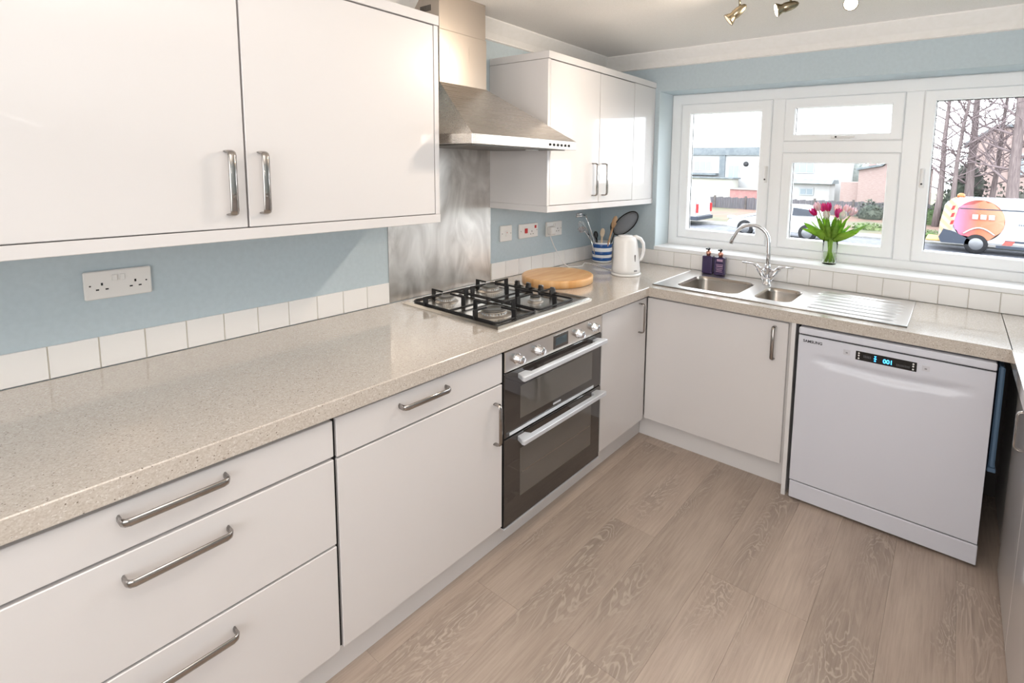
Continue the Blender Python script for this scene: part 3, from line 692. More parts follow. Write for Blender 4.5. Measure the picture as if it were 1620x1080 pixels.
# ------------------------------------------------------------------ sink
u = thing('kitchen_sink', 'stainless sink with one and a half bowls and ridged drainer', 'sink', (1.33, -.30, ZT))
def rrect(x0, x1, y0, y1, r_, z, n=6):
    out = []
    for (cx_, cy_, a0) in ((x1 - r_, y1 - r_, 0), (x0 + r_, y1 - r_, 90), (x0 + r_, y0 + r_, 180), (x1 - r_, y0 + r_, 270)):
        for k in range(n):
            a = math.radians(a0 + 90 * k / (n - 1)); out.append((cx_ + r_ * math.cos(a), cy_ + r_ * math.sin(a), z))
    return out
# top deck: plate made with holes through a grid of strips round the bowls
deck = MB(); zt_ = ZT + .0045
B1 = (.835, 1.180, -.505, -.165); B2 = (1.258, 1.440, -.490, -.200)
def deckbox(x0, x1, y0, y1): deck.box(x0, x1, y0, y1, ZT + .0006, zt_)
t = bmesh.new()
outer = rrect(SX0, 1.475, SY0, SY1, .004, zt_, 2)
def ring_face(t, o4, inner):
    """fill between rectangle o4=(x0,x1,y0,y1) and a rounded inner loop"""
    x0, x1, y0, y1 = o4; iv = [t.verts.new(p) for p in inner]; n_ = len(iv) // 4
    cs = [t.verts.new((x1, y1, zt_)), t.verts.new((x0, y1, zt_)), t.verts.new((x0, y0, zt_)), t.verts.new((x1, y0, zt_))]
    for q in range(4):
        for k in range(n_ - 1): t.faces.new((cs[q], iv[q * n_ + k + 1], iv[q * n_ + k]))
        t.faces.new((cs[q], cs[(q + 1) % 4], iv[((q + 1) * n_) % len(iv)], iv[q * n_ + n_ - 1]))
    return iv
XS = 1.219
ring_face(t, (SX0, XS, SY0, SY1), rrect(*B1, .06, zt_)); ring_face(t, (XS, 1.475, SY0, SY1), rrect(*B2, .045, zt_))
bmesh.ops.recalc_face_normals(t, faces=t.faces)
for f in t.faces:
    if f.normal.z < 0: f.normal_flip()
deck.add(t)
# raised lip round the edge
deck.sweep([(SX0, SY0, zt_ - .001), (SX1, SY0, zt_ - .001), (SX1, SY1, zt_ - .001), (SX0, SY1, zt_ - .001)], .0035, n=8, up=(0, 0, 1), closed=True)
# drainer: corrugated, ribs running along x
t = bmesh.new(); ny = 160; nx_ = 40; V = []
for j in range(ny + 1):
    y = SY0 + (SY1 - SY0) * j / ny; row = []
    for i in range(nx_ + 1):
        x = 1.475 + (SX1 - 1.475) * i / nx_; fr_ = max(0, min(1, (x - 1.495) / .03)) * max(0, min(1, (1.885 - x) / .015)) * max(0, min(1, (y - SY0 - .025) / .012)) * max(0, min(1, (SY1 - .06 - y) / .012))
        z = zt_ + fr_ * (.006 * max(0, math.cos((y - SY0) * 2 * math.pi / .064)) ** 2 - .003)
        row.append(t.verts.new((x, y, z)))
    V.append(row)
for j in range(ny):
    for i in range(nx_):
        f = t.faces.new((V[j][i], V[j][i + 1], V[j + 1][i + 1], V[j + 1][i])); f.smooth = True
deck.add(t)
dk = obj('drainer_deck', deck, SINKM, u)
def bowl(B, rad, depth):
    x0, x1, y0, y1 = B; rs = []
    for ins, dz in ((-.001, 0), (.004, -.004), (.007, -.02), (.012, -depth + .02), (.022, -depth + .004), (.05, -depth)):
        rs.append(rrect(x0 + ins, x1 - ins, y0 + ins, y1 - ins, max(.01, rad - ins * .5), zt_ + dz))
    t = bmesh.new(); R = [[t.verts.new(p) for p in r_] for r_ in rs]; n_ = len(R[0])
    for A, Bb in zip(R, R[1:]):
        for k in range(n_):
            j = (k + 1) % n_; f = t.faces.new((A[j], A[k], Bb[k], Bb[j])); f.smooth = True
    t.faces.new(R[-1])
    o = obj('bowl', MB().add(t), BOWLM, u)
    cx_, cy_ = (x0 + x1) / 2, (y0 + y1) / 2
    obj('waste', MB().lathe([(0, 0), (.03, 0), (.034, .002), (.036, .001), (.036, -.002)], (cx_, cy_, zt_ - depth + .001), n=20), CHROME, o)
bowl(B1, .06, .15); bowl(B2, .045, .09)
# ------------------------------------------------------------------ tap
TXp, TYp = 1.228, -.150
u = thing('mixer_tap', 'chrome swan-neck mixer tap with two lever handles', 'tap', (TXp, TYp, zt_))
obj('tap_base', MB().lathe([(0, 0), (.026, 0), (.026, .006), (.020, .009), (.018, .03), (.015, .04), (0, .04)], (TXp, TYp, zt_), n=24), CHROME, u)
spx = [(TXp, TYp, zt_ + .03), (TXp, TYp, 1.06), (TXp - .003, TYp, 1.12)]
for k in range(1, 11):
    a = math.radians(180 * k / 11); spx.append((TXp - .0975 + .0945 * math.cos(a) , TYp - .012 * k / 10, 1.125 + .083 * math.sin(a)))
spx += [(TXp - .205, TYp - .012, 1.118), (TXp - .212, TYp - .012, 1.095)]
obj('spout', MB().sweep(spx, [.0115] * 2 + [.0105] * (len(spx) - 4) + [.011, .0125], n=14), CHROME, u)
obj('collar', MB().lathe([(0, 0), (.016, 0), (.018, .01), (.016, .022), (.0125, .03), (0, .03)], (TXp, TYp, .968), n=20), CHROME, u)
for s_ in (-1, 1):
    top = Vector((TXp + s_ * .054, TYp, .975))
    arm = obj('tap_arm', MB().sweep([(TXp + s_ * .006, TYp, zt_ + .012), tuple(top)], [.010, .0135], n=12), CHROME, u)
    obj('tap_bridge', MB().sweep([tuple(top), (TXp, TYp, .985 - .03)], .008, n=10), CHROME, u)
    obj('lever', MB().sweep([tuple(top + Vector((0, 0, -.004))), tuple(top + Vector((s_ * .012, 0, .012))), tuple(top + Vector((s_ * .03, -.004, .016))), tuple(top + Vector((s_ * .085, -.012, .020)))], [.013, .010, .0052, .0045], n=10), CHROME, arm)
# ------------------------------------------------------------------ soap bottles
PLUM = mat('plum_plastic', (58, 44, 84), .2, coat=.5); COPPER = mat('rose_gold', (225, 165, 145), .2, metal=.9)
def bottle(x, y, lab, labelled):
    u = thing('soap_bottle', lab, 'bottle', (x, y, zt_), 'soap bottles by the sink')
    obj('bottle_body', MB().box(x - .0335, x + .0335, y - .020, y + .020, zt_, zt_ + .110, .008, 3), PLUM, u)
    obj('neck', MB().lathe([(0, 0), (.012, 0), (.012, .010), (.015, .012), (.015, .026), (.006, .030), (.005, .040), (0, .040)], (x, y, zt_ + .108), n=18), COPPER, u)
    pp = MB(); pp.cyl((x, y, zt_ + .146), (x, y, zt_ + .158), .009, n=14); pp.box(x - .006, x + .006, y - .034, y + .004, zt_ + .150, zt_ + .158, .002)
    obj('pump', pp, BLACK, u)
    if labelled:
        lb = MB()
        for zz, w_, h_ in ((.092, .036, .014), (.066, .044, .003), (.056, .040, .005), (.044, .042, .003), (.034, .034, .004), (.024, .040, .003)): lb.box(x - w_ / 2 + .003, x + w_ / 2 + .003, y - .0206, y - .0199, zt_ + zz - h_ / 2, zt_ + zz + h_ / 2)
        obj('label_print', lb, mat('label_pink', (196, 160, 190), .5), u)
bottle(.850, -.078, 'plain plum soap bottle with copper pump, left one behind the sink', False)
bottle(.928, -.082, 'plum soap bottle with pale label lines, right one nearer the tap', True)
# ------------------------------------------------------------------ vase and tulips
VX, VY, VZ = 1.495, .085, SILL + .004
u = thing('glass_vase', 'clear glass vase of tulips on the window sill', 'vase', (VX, VY, VZ))
VG = mat('vase_glass', (252, 255, 253), 0.0, trans=1, ior=1.08)
obj('vase_glass', MB().lathe([(0, 0), (.034, 0), (.036, .004), (.036, .06), (.041, .153), (.0395, .153), (.0342, .062), (.0335, .008), (0, .006)], (VX, VY, VZ), n=36), VG, u)
obj('water', MB().lathe([(0, .008), (.0325, .008), (.0332, .055), (.0338, .064), (0, .064)], (VX, VY, VZ), n=30), mat('vase_water', (240, 250, 225), 0, trans=1, ior=1.03), u)
STEM = mat('tulip_stem', (142, 178, 74), .45); LEAF = noisy('tulip_leaf', (122, 176, 52), (178, 216, 88), 12, .4, stretch=(1, 1, 3))
cols = {'magenta': mat('tulip_magenta', (216, 24, 116), .45), 'white': mat('tulip_white', (255, 250, 238), .5), 'pink': mat('tulip_pale_pink', (255, 222, 226), .5), 'deep': mat('tulip_deep_pink', (232, 46, 150), .45)}
for m_ in cols.values(): m_.node_tree.nodes['Principled BSDF'].inputs['Subsurface Weight'].default_value = .6; m_.node_tree.nodes['Principled BSDF'].inputs['Subsurface Scale'].default_value = .02
tul = [(-.085, -.012, .300, 'magenta', 'leftmost magenta tulip in the vase', 1), (-.052, .018, .322, 'deep', 'deep pink tulip second from the left', 1), (-.022, -.004, .328, 'magenta', 'magenta tulip standing highest at the centre', 1), (-.018, -.040, .285, 'white', 'cream white tulip drooping in front', 1),
       (.018, .016, .318, 'pink', 'pale pink tulip behind the centre right', 1), (.030, -.028, .300, 'deep', 'deep pink tulip right of the cream one', 1), (.060, .010, .322, 'pink', 'pale pink tulip high on the right', 1), (.092, -.010, .312, 'pink', 'rightmost pale pink tulip, opening wide', 1), (.052, -.040, .292, 'white', 'white tulip low on the right', 1), (-.066, -.034, .330, 'pink', 'blush tulip bud high on the left', 1)]
def leaf(parent, p0, p1, bend, wdt):
    p0, p1 = Vector(p0), Vector(p1); t = bmesh.new(); n_ = 9; rows = []
    ax_ = (p1 - p0); sd = ax_.cross(Vector((bend[0], bend[1], .01))).normalized() if Vector(bend).length else Vector((1, 0, 0))
    nr = sd.cross(ax_).normalized()
    for k in range(n_):
        f_ = k / (n_ - 1); c = p0 + ax_ * f_ + Vector(bend) * (f_ ** 2) ; w_ = wdt * (math.sin(math.pi * min(1, .12 + .88 * f_)) ** .7) + .0008
        rows.append([t.verts.new(c - sd * w_ + nr * w_ * .35), t.verts.new(c), t.verts.new(c + sd * w_ + nr * w_ * .35)])
    for A, B in zip(rows, rows[1:]):
        for q in range(2): f = t.faces.new((A[q], A[q + 1], B[q + 1], B[q])); f.smooth = True
    bmesh.ops.solidify(t, geom=t.faces[:], thickness=.0008)
    obj('leaf', MB().add(t, smooth=True), LEAF, parent)
def tulip(dx, dy, h_, colr, lab, nl, idx):
    a = Vector((VX - dx * .16 + .012 * math.cos(idx * 2.4), VY - dy * .2 + .012 * math.sin(idx * 2.4), VZ + .010)); mid = Vector((VX + dx * .25, VY + dy * .25, VZ + .160)); top = Vector((VX + dx, VY + dy, VZ + h_ - .03))
    mid2 = mid * .45 + top * .55 + Vector((dx * .05, 0, .012))
    u = thing('tulip', lab, 'flower', a, 'tulips in the vase')
    obj('stem', MB().sweep([a, a * .5 + mid * .5, mid, mid2, top], .0034, n=7), STEM, u)
    d = (top - mid2).normalized(); q = d.to_track_quat('Z', 'Y').to_matrix()
    b = MB()
    for k in range(6):
        a_ = math.pi / 3 * k + (0 if k % 2 else .15); rr = .0175 if k % 2 else .0195; t = bmesh.new(); rows = []
        for i in range(7):
            f_ = i / 6; w_ = .0150 * math.sin(math.pi * (.18 + .80 * f_)) ** .8; hgt = .050 * f_; rad_ = rr * (math.sin(math.pi * (.12 + .62 * f_)) ** .8)
            rows.append([t.verts.new(q @ Vector(((rad_ * math.cos(a_ + s * w_ / max(rr, .001) * .9)), (rad_ * math.sin(a_ + s * w_ / max(rr, .001) * .9)), hgt)) + top - d * .004) for s in (-1, -.5, 0, .5, 1)])
        for A, B in zip(rows, rows[1:]):
            for i in range(4): f = t.faces.new((A[i], A[i + 1], B[i + 1], B[i])); f.smooth = True
        bmesh.ops.solidify(t, geom=t.faces[:], thickness=.0012)
        b.add(t, smooth=True)
    obj('flower_head', b, cols[colr], u)
    for k in range(nl):
        sgn = 1 if dx > 0 else -1
        leaf(u, mid - Vector((0, 0, .03)), (VX + dx * 1.15 + sgn * .045 * (1 + (idx % 3) * .3), VY + dy * 1.6, VZ + .20 + .05 * ((idx * 37) % 5) / 4), (sgn * .014, 0, -.012), .019)
    if nl: leaf(u, mid - Vector((0, 0, .02)), (VX + dx * .75, VY + dy - .02, VZ + .265), (dx * .1, -.01, 0), .013)
for i, a in enumerate(tul): tulip(*a, i)

# ------------------------------------------------------------------ ceiling spotlight bar
BRONZE = mat('brushed_nickel', (150, 138, 116), .25, metal=1); LAMPOFF = mat('lamp_face_dim', (255, 226, 196), .3, emit=.8); LAMPW = mat('lamp_face', (255, 236, 210), .3, emit=14)
u = thing('spotlight_bar', 'ceiling spotlight bar with swivelling brushed metal spots', 'ceiling light', (1.50, -.86, H))
bd = Vector((.96, .265, 0)); c0 = Vector((1.46, -.868, H - .016))
obj('ceiling_bar', MB().sweep([c0 - bd * .30, c0 + bd * .32], .012, n=10), BRONZE, u)
obj('ceiling_plate', MB().lathe([(0, 0), (.05, 0), (.052, .012), (0, .016)], (c0.x, c0.y, H - .0165), n=28), BRONZE, u)
spots = [((1.272, -.925, 2.140), Vector((-.66, -.28, -.62)), False, .9), ((1.452, -.868, 2.148), Vector((-.86, -.45, -.30)), True, 1.0), ((1.668, -.815, 2.150), Vector((.12, -.85, -.50)), True, 1.0)]
for (c, d, lit, s_) in spots:
    c = Vector(c); d.normalize(); L_ = .058
    back = c - d * L_ * .55
    hd_ = obj('spot_head', MB().lathe([(0, -.012), (.008, -.006), (.014, .006), (.0175, .022), (.0185, .045), (.0165, .048), (.0165, .056), (.025, .072), (.0265, .078), (.024, .078), (.015, .062), (0, .060)], back, tuple(d), 24), BRONZE, u)
    obj('lamp', MB().lathe([(0, 0), (.0235, 0), (.022, -.008), (0, -.01)], back + d * .077, tuple(d), 20), LAMPW if lit else LAMPOFF, hd_)
    obj('stem', MB().sweep([tuple(back + d * .02), (c.x + .004, c.y, H - .02)], .0045, n=8), BRONZE, u)
    ld = bpy.data.lights.new('spot_lamp', 'SPOT'); ld.energy = 17; ld.color = (1, .84, .68); ld.spot_size = math.radians(135); ld.spot_blend = 1; ld.shadow_soft_size = .02
    lo = bpy.data.objects.new('spot_lamp', ld); COL.objects.link(lo); lo.location = back + d * .085; lo.rotation_euler = d.to_track_quat('-Z', 'Y').to_euler()

# ================================================================== outside
INSIDE = set(bpy.data.materials)
G = -1.08
def gmat(n, a, b_, s, **k): return noisy(n, a, b_, s, .9, lo=.4, hi=.6, **k)
struct('ground', MB().box(-60, 50, 1.2, 90, G - .3, G - .02), gmat('grass_ground', (120, 128, 96), (150, 150, 122), 2)); bpy.data.objects['ground'].name = 'ground'
road = obj('road', MB().box(-60, 50, 13.0, 20.2, G - .02, G), gmat('asphalt', (136, 140, 152), (154, 158, 168), 6)); road['kind'] = 'structure'
kb = obj('kerb', MB().box(-60, 50, 20.2, 20.35, G - .02, G + .08, .01), gmat('kerb_stone', (190, 190, 188), (205, 205, 200), 3)); kb['kind'] = 'structure'
pv = obj('pavement', MB().box(-60, 50, 20.35, 21.6, G - .02, G + .07), gmat('paving', (150, 146, 142), (166, 162, 158), 3)); pv['kind'] = 'structure'
# leaf-littered bank up to the fence
t = bmesh.new(); V = []
for j in range(9):
    y = 21.6 + 4.6 * j / 8; row = []
    for i in range(121):
        x = -30 + 50 * i / 120; row.append(t.verts.new((x, y, G + .06 + .36 * (j / 8) + random.uniform(0, .05) * (0 < j < 8))))
    V.append(row)
for j in range(8):
    for i in range(120): t.faces.new((V[j][i], V[j][i + 1], V[j + 1][i + 1], V[j + 1][i]))
bank = obj('bank', MB().add(t), None or gmat('leaf_litter', (170, 138, 124), (140, 142, 116), .7, detail=6)); bank['kind'] = 'structure'
def fence():
    u = thing('garden_fence', 'weathered grey wooden fence along the bank across the road', 'fence', (-5, 26.1, -.75))
    FM = noisy('weathered_boards', (122, 120, 128), (150, 146, 150), 3, .9, stretch=(12, 1, .6))
    x = -19
    k = 0
    while x < 12:
        z = -.98 + .016 * (x + 12)
        p = MB()
        for q in range(12): p.box(x + .06 + q * .15, x + .06 + q * .15 + .14, 26.10 + .01 * (q % 2), 26.13 + .01 * (q % 2), z + .02, z + .90 + .02 * (q % 3))
        pn = obj('fence_panel', p, FM, u)
        obj('post', MB().box(x - .05, x + .05, 26.06, 26.16, z - .1, z + 1.0), gmat('post_wood', (120, 112, 110), (140, 132, 128), 4), u)
        x += 1.86
fence()
def car(name, label, x0, yf, length, white, cat='car', nose=1):
    """side faces -Y, nose to +X"""
    W_ = 1.7; u = thing(name, label, cat, (x0 + length / 2, yf + W_ / 2, G))
    P = [(0, .32), (0, .72), (.05, .86), (.25, .92), (.62, 1.22), (1.1, 1.32), (2.0, 1.31), (2.75, .94), (3.7, .76), (4.0, .60), (4.05, .32), (3.7, .26), (.3, .26)]
    s = length / 4.05
    fx = (lambda px: x0 + px * s) if nose > 0 else (lambda px: x0 + length - px * s)
    def ringy(y, ins, dz=0): return [(fx(px), y, G + (pz if pz < 1.0 else 1.0 + (pz - 1.0) * 1.0) ) for px, pz in P]
    t = bmesh.new(); prof = []
    def tr(pz): return 0.0 if pz < .95 else (pz - .95) * .42
    ys = []
    A = [t.verts.new((fx(px), yf + .02 + tr(pz), G + pz)) for px, pz in P]; B = [t.verts.new((fx(px), yf + W_ - .02 - tr(pz), G + pz)) for px, pz in P]
    t.faces.new(A); t.faces.new(B[::-1])
    for k in range(len(P)):
        j = (k + 1) % len(P); t.faces.new((A[j], A[k], B[k], B[j]))
    bmesh.ops.recalc_face_normals(t, faces=t.faces); bmesh.ops.bevel(t, geom=t.edges[:], offset=.05, segments=2, affect='EDGES')
    obj('body', MB().add(t, smooth=False), white, u)
    gl = mat('car_glass', (110, 118, 132), .1)
    b = MB()
    for poly in ([(.50, .98), (.74, 1.20), (1.32, 1.25), (1.32, .96)], [(1.40, .96), (1.40, 1.25), (1.96, 1.24), (2.45, .98)]):
        t = bmesh.new(); vs = [t.verts.new((fx(px), yf + .005 + tr(pz), G + pz)) for px, pz in poly]; f = t.faces.new(vs); bmesh.ops.solidify(t, geom=[f], thickness=-.03); b.add(t)
    obj('side_window', b, gl, u)
    t = bmesh.new(); vs = [t.verts.new((fx(px + .02), y, G + pz + .02)) for px, pz, y in ((2.05, 1.28, yf + .28), (2.72, .95, yf + .14), (2.72, .95, yf + W_ - .14), (2.05, 1.28, yf + W_ - .28))]
    f = t.faces.new(vs); bmesh.ops.solidify(t, geom=[f], thickness=.03); obj('windscreen', MB().add(t), gl, u)
    for wx_ in (.72, 3.22):
        wheel(u, fx(wx_), yf - .01, G + .32, .32)
    obj('headlamp', MB().box(min(fx(3.75), fx(4.02)), max(fx(3.75), fx(4.02)), yf + .02, yf + .3, G + .66, G + .78, .02), mat('lamp_clear', (230, 232, 235), .1), u)
    return u
TYRE = mat('tyre_rubber', (38, 38, 42), .8); HUB = mat('hub_grey', (170, 172, 176), .4, metal=.4)
def wheel(parent, x, y, z, r_):
    w_ = obj('wheel', MB().lathe([(0, 0), (r_ * .6, 0), (r_ * .95, .0), (r_, .03), (r_, .19), (r_ * .9, .22), (0, .22)], (x, y, z), (0, 1, 0), 28), TYRE, parent)
    b = MB(); b.lathe([(0, -.02), (r_ * .2, -.02), (r_ * .6, .0), (r_ * .62, .01), (0, .01)], (x, y - .004, z), (0, 1, 0), 20)
    obj('hubcap', b, HUB, w_)
CW = mat('car_white', (240, 242, 245), .2, coat=.5)
car('parked_car', 'white hatchback parked across the road behind the tulips', -5.62, 17.3, 3.85, CW, nose=-1)
# vans
def van(name, label, x0, yf, L_, cat='van', nose=1, ht=1.86, W_=1.8):
    u = thing(name, label, cat, (x0 + L_ / 2, yf + W_ / 2, G))
    P = [(0, .42), (.02, 1.0), (.12, 1.62), (.30, ht - .16), (.48, ht), (3.7, ht), (4.15, ht - .12), (4.75, 1.25), (5.3, 1.05), (5.45, .8), (5.45, .4), (5.2, .34), (.1, .34)]
    s = L_ / 5.45; t = bmesh.new()
    def tr(pz): return 0.0 if pz < 1.1 else (pz - 1.1) * .16
    fx = (lambda px: x0 + px * s) if nose > 0 else (lambda px: x0 + L_ - px * s)
    A = [t.verts.new((fx(px), yf + tr(pz), G + pz)) for px, pz in P]; B = [t.verts.new((fx(px), yf + W_ - tr(pz), G + pz)) for px, pz in P]
    t.faces.new(A); t.faces.new(B[::-1])
    for k in range(len(P)):
        j = (k + 1) % len(P); t.faces.new((A[j], A[k], B[k], B[j]))
    bmesh.ops.recalc_face_normals(t, faces=t.faces); bmesh.ops.bevel(t, geom=t.edges[:], offset=.05, segments=2, affect='EDGES')
    obj('body', MB().add(t), CW, u)
    return u, s, fx
YV = 18.35; X0 = 1.60
u, s, fx = van('works_van', 'white works van with an orange and pink circle, right of the tulips', X0, YV, 5.3)
dark = mat('bumper_grey', (70, 80, 98), .5)
for wx_ in (1.10, 4.45): wheel(u, fx(wx_), YV - .02, G + .33, .33)
def disc(name, cx_, cz_, r_, y, material, parent, x_min=-99, z_min=-99, n=40, th=.01):
    pts = []
    for k in range(n):
        a = 6.2832 * k / n; pts.append((max(x_min, cx_ + r_ * math.cos(a)), max(z_min, cz_ + r_ * math.sin(a))))
    t = bmesh.new()
    def yy(z): return y + max(0, (z - G - 1.1)) * .16
    F_ = t.faces.new([t.verts.new((a, yy(c), c)) for a, c in pts]); bmesh.ops.solidify(t, geom=[F_], thickness=th)
    return obj(name, MB().add(t), material, parent)
# gradient print: magenta at the left to orange at the right
GR = mat('circle_print', (240, 140, 90), .4); gb_ = GR.node_tree.nodes['Principled BSDF']
cg = N(GR, 'ShaderNodeTexCoord'); sx_ = N(GR, 'ShaderNodeSeparateXYZ'); L(GR, cg.outputs['Generated'], sx_.inputs[0])
L(GR, ramp(GR, sx_.outputs[0], [(0, lin((226, 150, 205))), (.25, lin((240, 120, 140))), (.5, lin((245, 128, 84))), (1, lin((250, 176, 140)))]), gb_.inputs['Base Color'])
disc('circle_graphic', 2.68, .02, .70, YV - .006, GR, u)
WP = mat('print_white', (250, 246, 240), .5)
q = MB()
for k in range(3): q.box(2.50 + k * .22, 2.66 + k * .22, YV - .03, YV - .012, .08, .24, .01)
q.sweep([(2.30 + .06 * k, YV - .022, -.42 + .22 * math.sin(math.pi * k / 14)) for k in range(15)], .03, n=4)
obj('print_marks', q, WP, u)
rr = MB(); rr.box(2.15, 6.2, YV + .05, YV + .08, .40, .435); obj('roof_rail_line', rr, dark, u)
rr = MB(); rr.box(3.42, 6.6, YV - .012, YV, -.62, -.56); rr.box(3.2, 6.7, YV - .014, YV, -.83, -.74); obj('side_rubbing_strip', rr, dark, u)
RS = mat('print_red', (240, 110, 100), .5)
rr = MB()
for k in range(5): rr.prism([(3.35 + k * .62, -.72), (3.60 + k * .62, -.72), (3.68 + k * .62, -.58), (3.43 + k * .62, -.58)], YV - .016, YV - .002, 'y')
obj('warning_stripe', rr, RS, u)
rr = MB()
for k in range(6): rr.box(3.72 + k * .055, 3.755 + k * .055, YV - .008, YV + .0, -.06, .0)
obj('small_lettering', rr, mat('print_grey', (150, 156, 165), .5), u)
rr = MB(); rr.prism([(1.74, -.30), (2.05, -.38), (2.50, -.62), (2.50, -.78), (1.70, -.78), (1.62, -.60)], YV - .02, YV, 'y'); obj('rear_bumper', rr, dark, u)
# rear hazard print on the van's back corner
HZ = mat('hazard_print', (244, 214, 176), .5); hb = HZ.node_tree.nodes['Principled BSDF']
wv = N(HZ, 'ShaderNodeTexWave', Scale=2.2, Distortion=0.0); wv.bands_direction = 'DIAGONAL'; L(HZ, coords(HZ, (1, 1, 1)), wv.inputs['Vector'])
L(HZ, ramp(HZ, wv.outputs['Color'], [(.45, lin((246, 226, 190))), (.55, lin((236, 196, 160)))]), hb.inputs['Base Color'])
rr = MB(); rr.prism([(1.615, -.60), (1.62, -.08), (1.72, .48), (1.88, .72), (2.02, .80), (2.10, .40), (2.02, .0), (1.98, -.34), (1.74, -.34)], YV - .012, YV + .012, 'y'); obj('hazard_panel', rr, HZ, u)
rr = MB()
for zz in (.35, .10, -.15): rr.prism([(1.90, zz), (1.99, zz + .02), (2.02, zz + .16), (1.94, zz + .14)], YV - .018, YV, 'y')
obj('tail_lamp', rr, RED, u)
rr = MB(); rr.box(1.25, 1.70, YV + .1, YV + 1.7, -.76, -.70, .02); obj('tail_lift', rr, mat('yellow_metal', (240, 200, 120), .5), u)
for bx_ in (2.15, 3.95): obj('beacon', MB().lathe([(0, 0), (.12, 0), (.11, .10), (.06, .14), (0, .15)], (bx_, YV + .6, G + 1.85), n=14), mat('amber', (245, 140, 70), .3), u)
u, s, fx = van('parked_van', 'white van parked at the far left, seen from behind', -12.9, 19.0, 5.2, nose=-1, ht=1.95)
rr = MB(); rr.box(-7.72, -7.66, 19.02, 19.14, -.45, -.05); rr.box(-7.72, -7.66, 20.62, 20.74, -.45, -.05); rr.box(-8.35, -8.25, 18.985, 19.01, -.5, -.1); obj('tail_lamp', rr, RED, u)
rr = MB(); rr.box(-8.6, -7.62, 18.98, 20.8, -.80, -.62, .02); obj('rear_bumper', rr, dark, u)
for wx_ in (-8.8, -12.1): wheel(u, wx_, 18.98, G + .33, .33)
# buildings
PINKB = noisy('pale_red_brick', (214, 186, 180), (224, 200, 194), 5, .9, stretch=(1, 1, 4)); REND = gmat('white_render', (246, 246, 246), (252, 252, 252), 1); SLATE = gmat('slate_grey', (150, 160, 166), (170, 178, 182), 3); WG = mat('far_glass', (190, 205, 215), .2)
def pane_win(parent, x0, x1, y, z0, z1, cols_=2):
    f = obj('window', MB().box(x0 - .05, x1 + .05, y - .06, y, z0 - .05, z1 + .05), mat('far_frame', (225, 230, 235), .6), parent)
    n_ = cols_; w_ = (x1 - x0) / n_
    for k in range(n_): obj('pane', MB().box(x0 + k * w_ + .04, x0 + (k + 1) * w_ - .04, y - .075, y - .05, z0 + .04, z1 - .04), WG, f)
u = thing('flat_roofed_building', 'long white two-storey building with a flat grey roof edge, far left', 'building', (-15, 42, G))
obj('wall', MB().box(-30, -5.3, 40, 48, G, 2.85), REND, u); obj('roof_edge', MB().box(-30.2, -5.1, 39.8, 48, 2.85, 2.98), SLATE, u)
obj('roof', MB().box(-29, -6, 41.5, 47, 2.98, 3.6), SLATE, u); obj('drainpipe', MB().box(-15.0, -14.5, 39.85, 40.0, G, 2.85), SLATE, u)
for x_ in (-17.4, -11.6, -8.9, -20.5): pane_win(u, x_, x_ + 1.6, 40, 1.5, 2.3, 3)
pane_win(u, -14.2, -13.3, 40, .9, 2.0, 2); obj('canopy_strip', MB().box(-21, -15.1, 39.3, 40, 1.12, 1.30), SLATE, u)
sat = obj('satellite_dish', MB().lathe([(0, 0), (.20, .04), (.22, .07), (0, .02)], (-12.6, 39.7, 2.1), (.3, -1, .2), 16), mat('dish_dark', (60, 60, 64), .5), u)
u = thing('cream_bungalow', 'cream single-storey annexe in front of the white building, left pane', 'building', (-16.5, 38, G))
obj('wall', MB().box(-21, -13.1, 38, 39.5, G, .86), gmat('cream_render', (250, 246, 232), (252, 250, 240), 1), u); obj('roof', MB().box(-21.2, -12.95, 37.8, 39.6, .86, .96), SLATE, u)
u = thing('brick_garage', 'low red brick garage behind the fence, left pane', 'building', (-11.8, 37.5, G))
obj('wall', MB().box(-13.0, -8.9, 37.4, 38.9, G, .05), noisy('red_brick', (220, 160, 158), (230, 178, 174), 5, .9), u)
obj('roof', MB().box(-13.1, -8.7, 37.3, 39, .05, .12), gmat('garage_roof', (232, 230, 226), (240, 238, 234), 2), u)
u = thing('white_bungalow', 'low white bungalow behind the tulips, centre pane', 'building', (-7, 37, G))
obj('wall', MB().box(-8.6, -5.5, 37, 39, G, .72), REND, u)
obj('roof', MB().prism([(36.6, .72), (39.4, .72), (39.0, 1.02), (37.4, 1.02)], -8.8, -5.3, 'x'), SLATE, u); pane_win(u, -7.5, -6.6, 37, -.1, .35, 2)
u = thing('brick_house', 'red brick gabled house at the right of the centre pane', 'house', (-1.5, 34, G))
obj('wall', MB().prism([(-3.25, G), (-3.25, 1.75), (-1.9, 2.0), (-1.1, 2.75), (.6, 1.9), (.6, G)], 34, 38, 'y'), PINKB, u)
obj('roof', MB().prism([(-3.4, 1.72), (-1.95, 2.02), (-1.1, 2.82), (.8, 1.85), (.8, 1.97), (-1.1, 2.95), (-2.0, 2.14), (-3.4, 1.84)], 33.8, 38.2, 'y'), SLATE, u)
obj('extension', MB().box(-4.3, -3.2, 34.2, 37, G, .95), PINKB, u); obj('chimney', MB().box(-2.9, -2.5, 35.5, 36, 1.8, 2.6), PINKB, u)
u = thing('pink_brick_house', 'pale brick house with gable behind the bare trees', 'house', (5, 36, G))
obj('wall', MB().prism([(2.4, G), (2.4, 3.5), (3.6, 4.35), (9, 4.35), (9, G)], 36, 42, 'y'), PINKB, u)
obj('roof', MB().prism([(2.2, 3.4), (3.6, 4.4), (9.3, 4.4), (9.3, 4.55), (3.55, 4.55), (2.1, 3.5)], 35.8, 42.2, 'y'), SLATE, u)
pane_win(u, 4.4, 5.6, 36, 1.6, 2.8, 2)
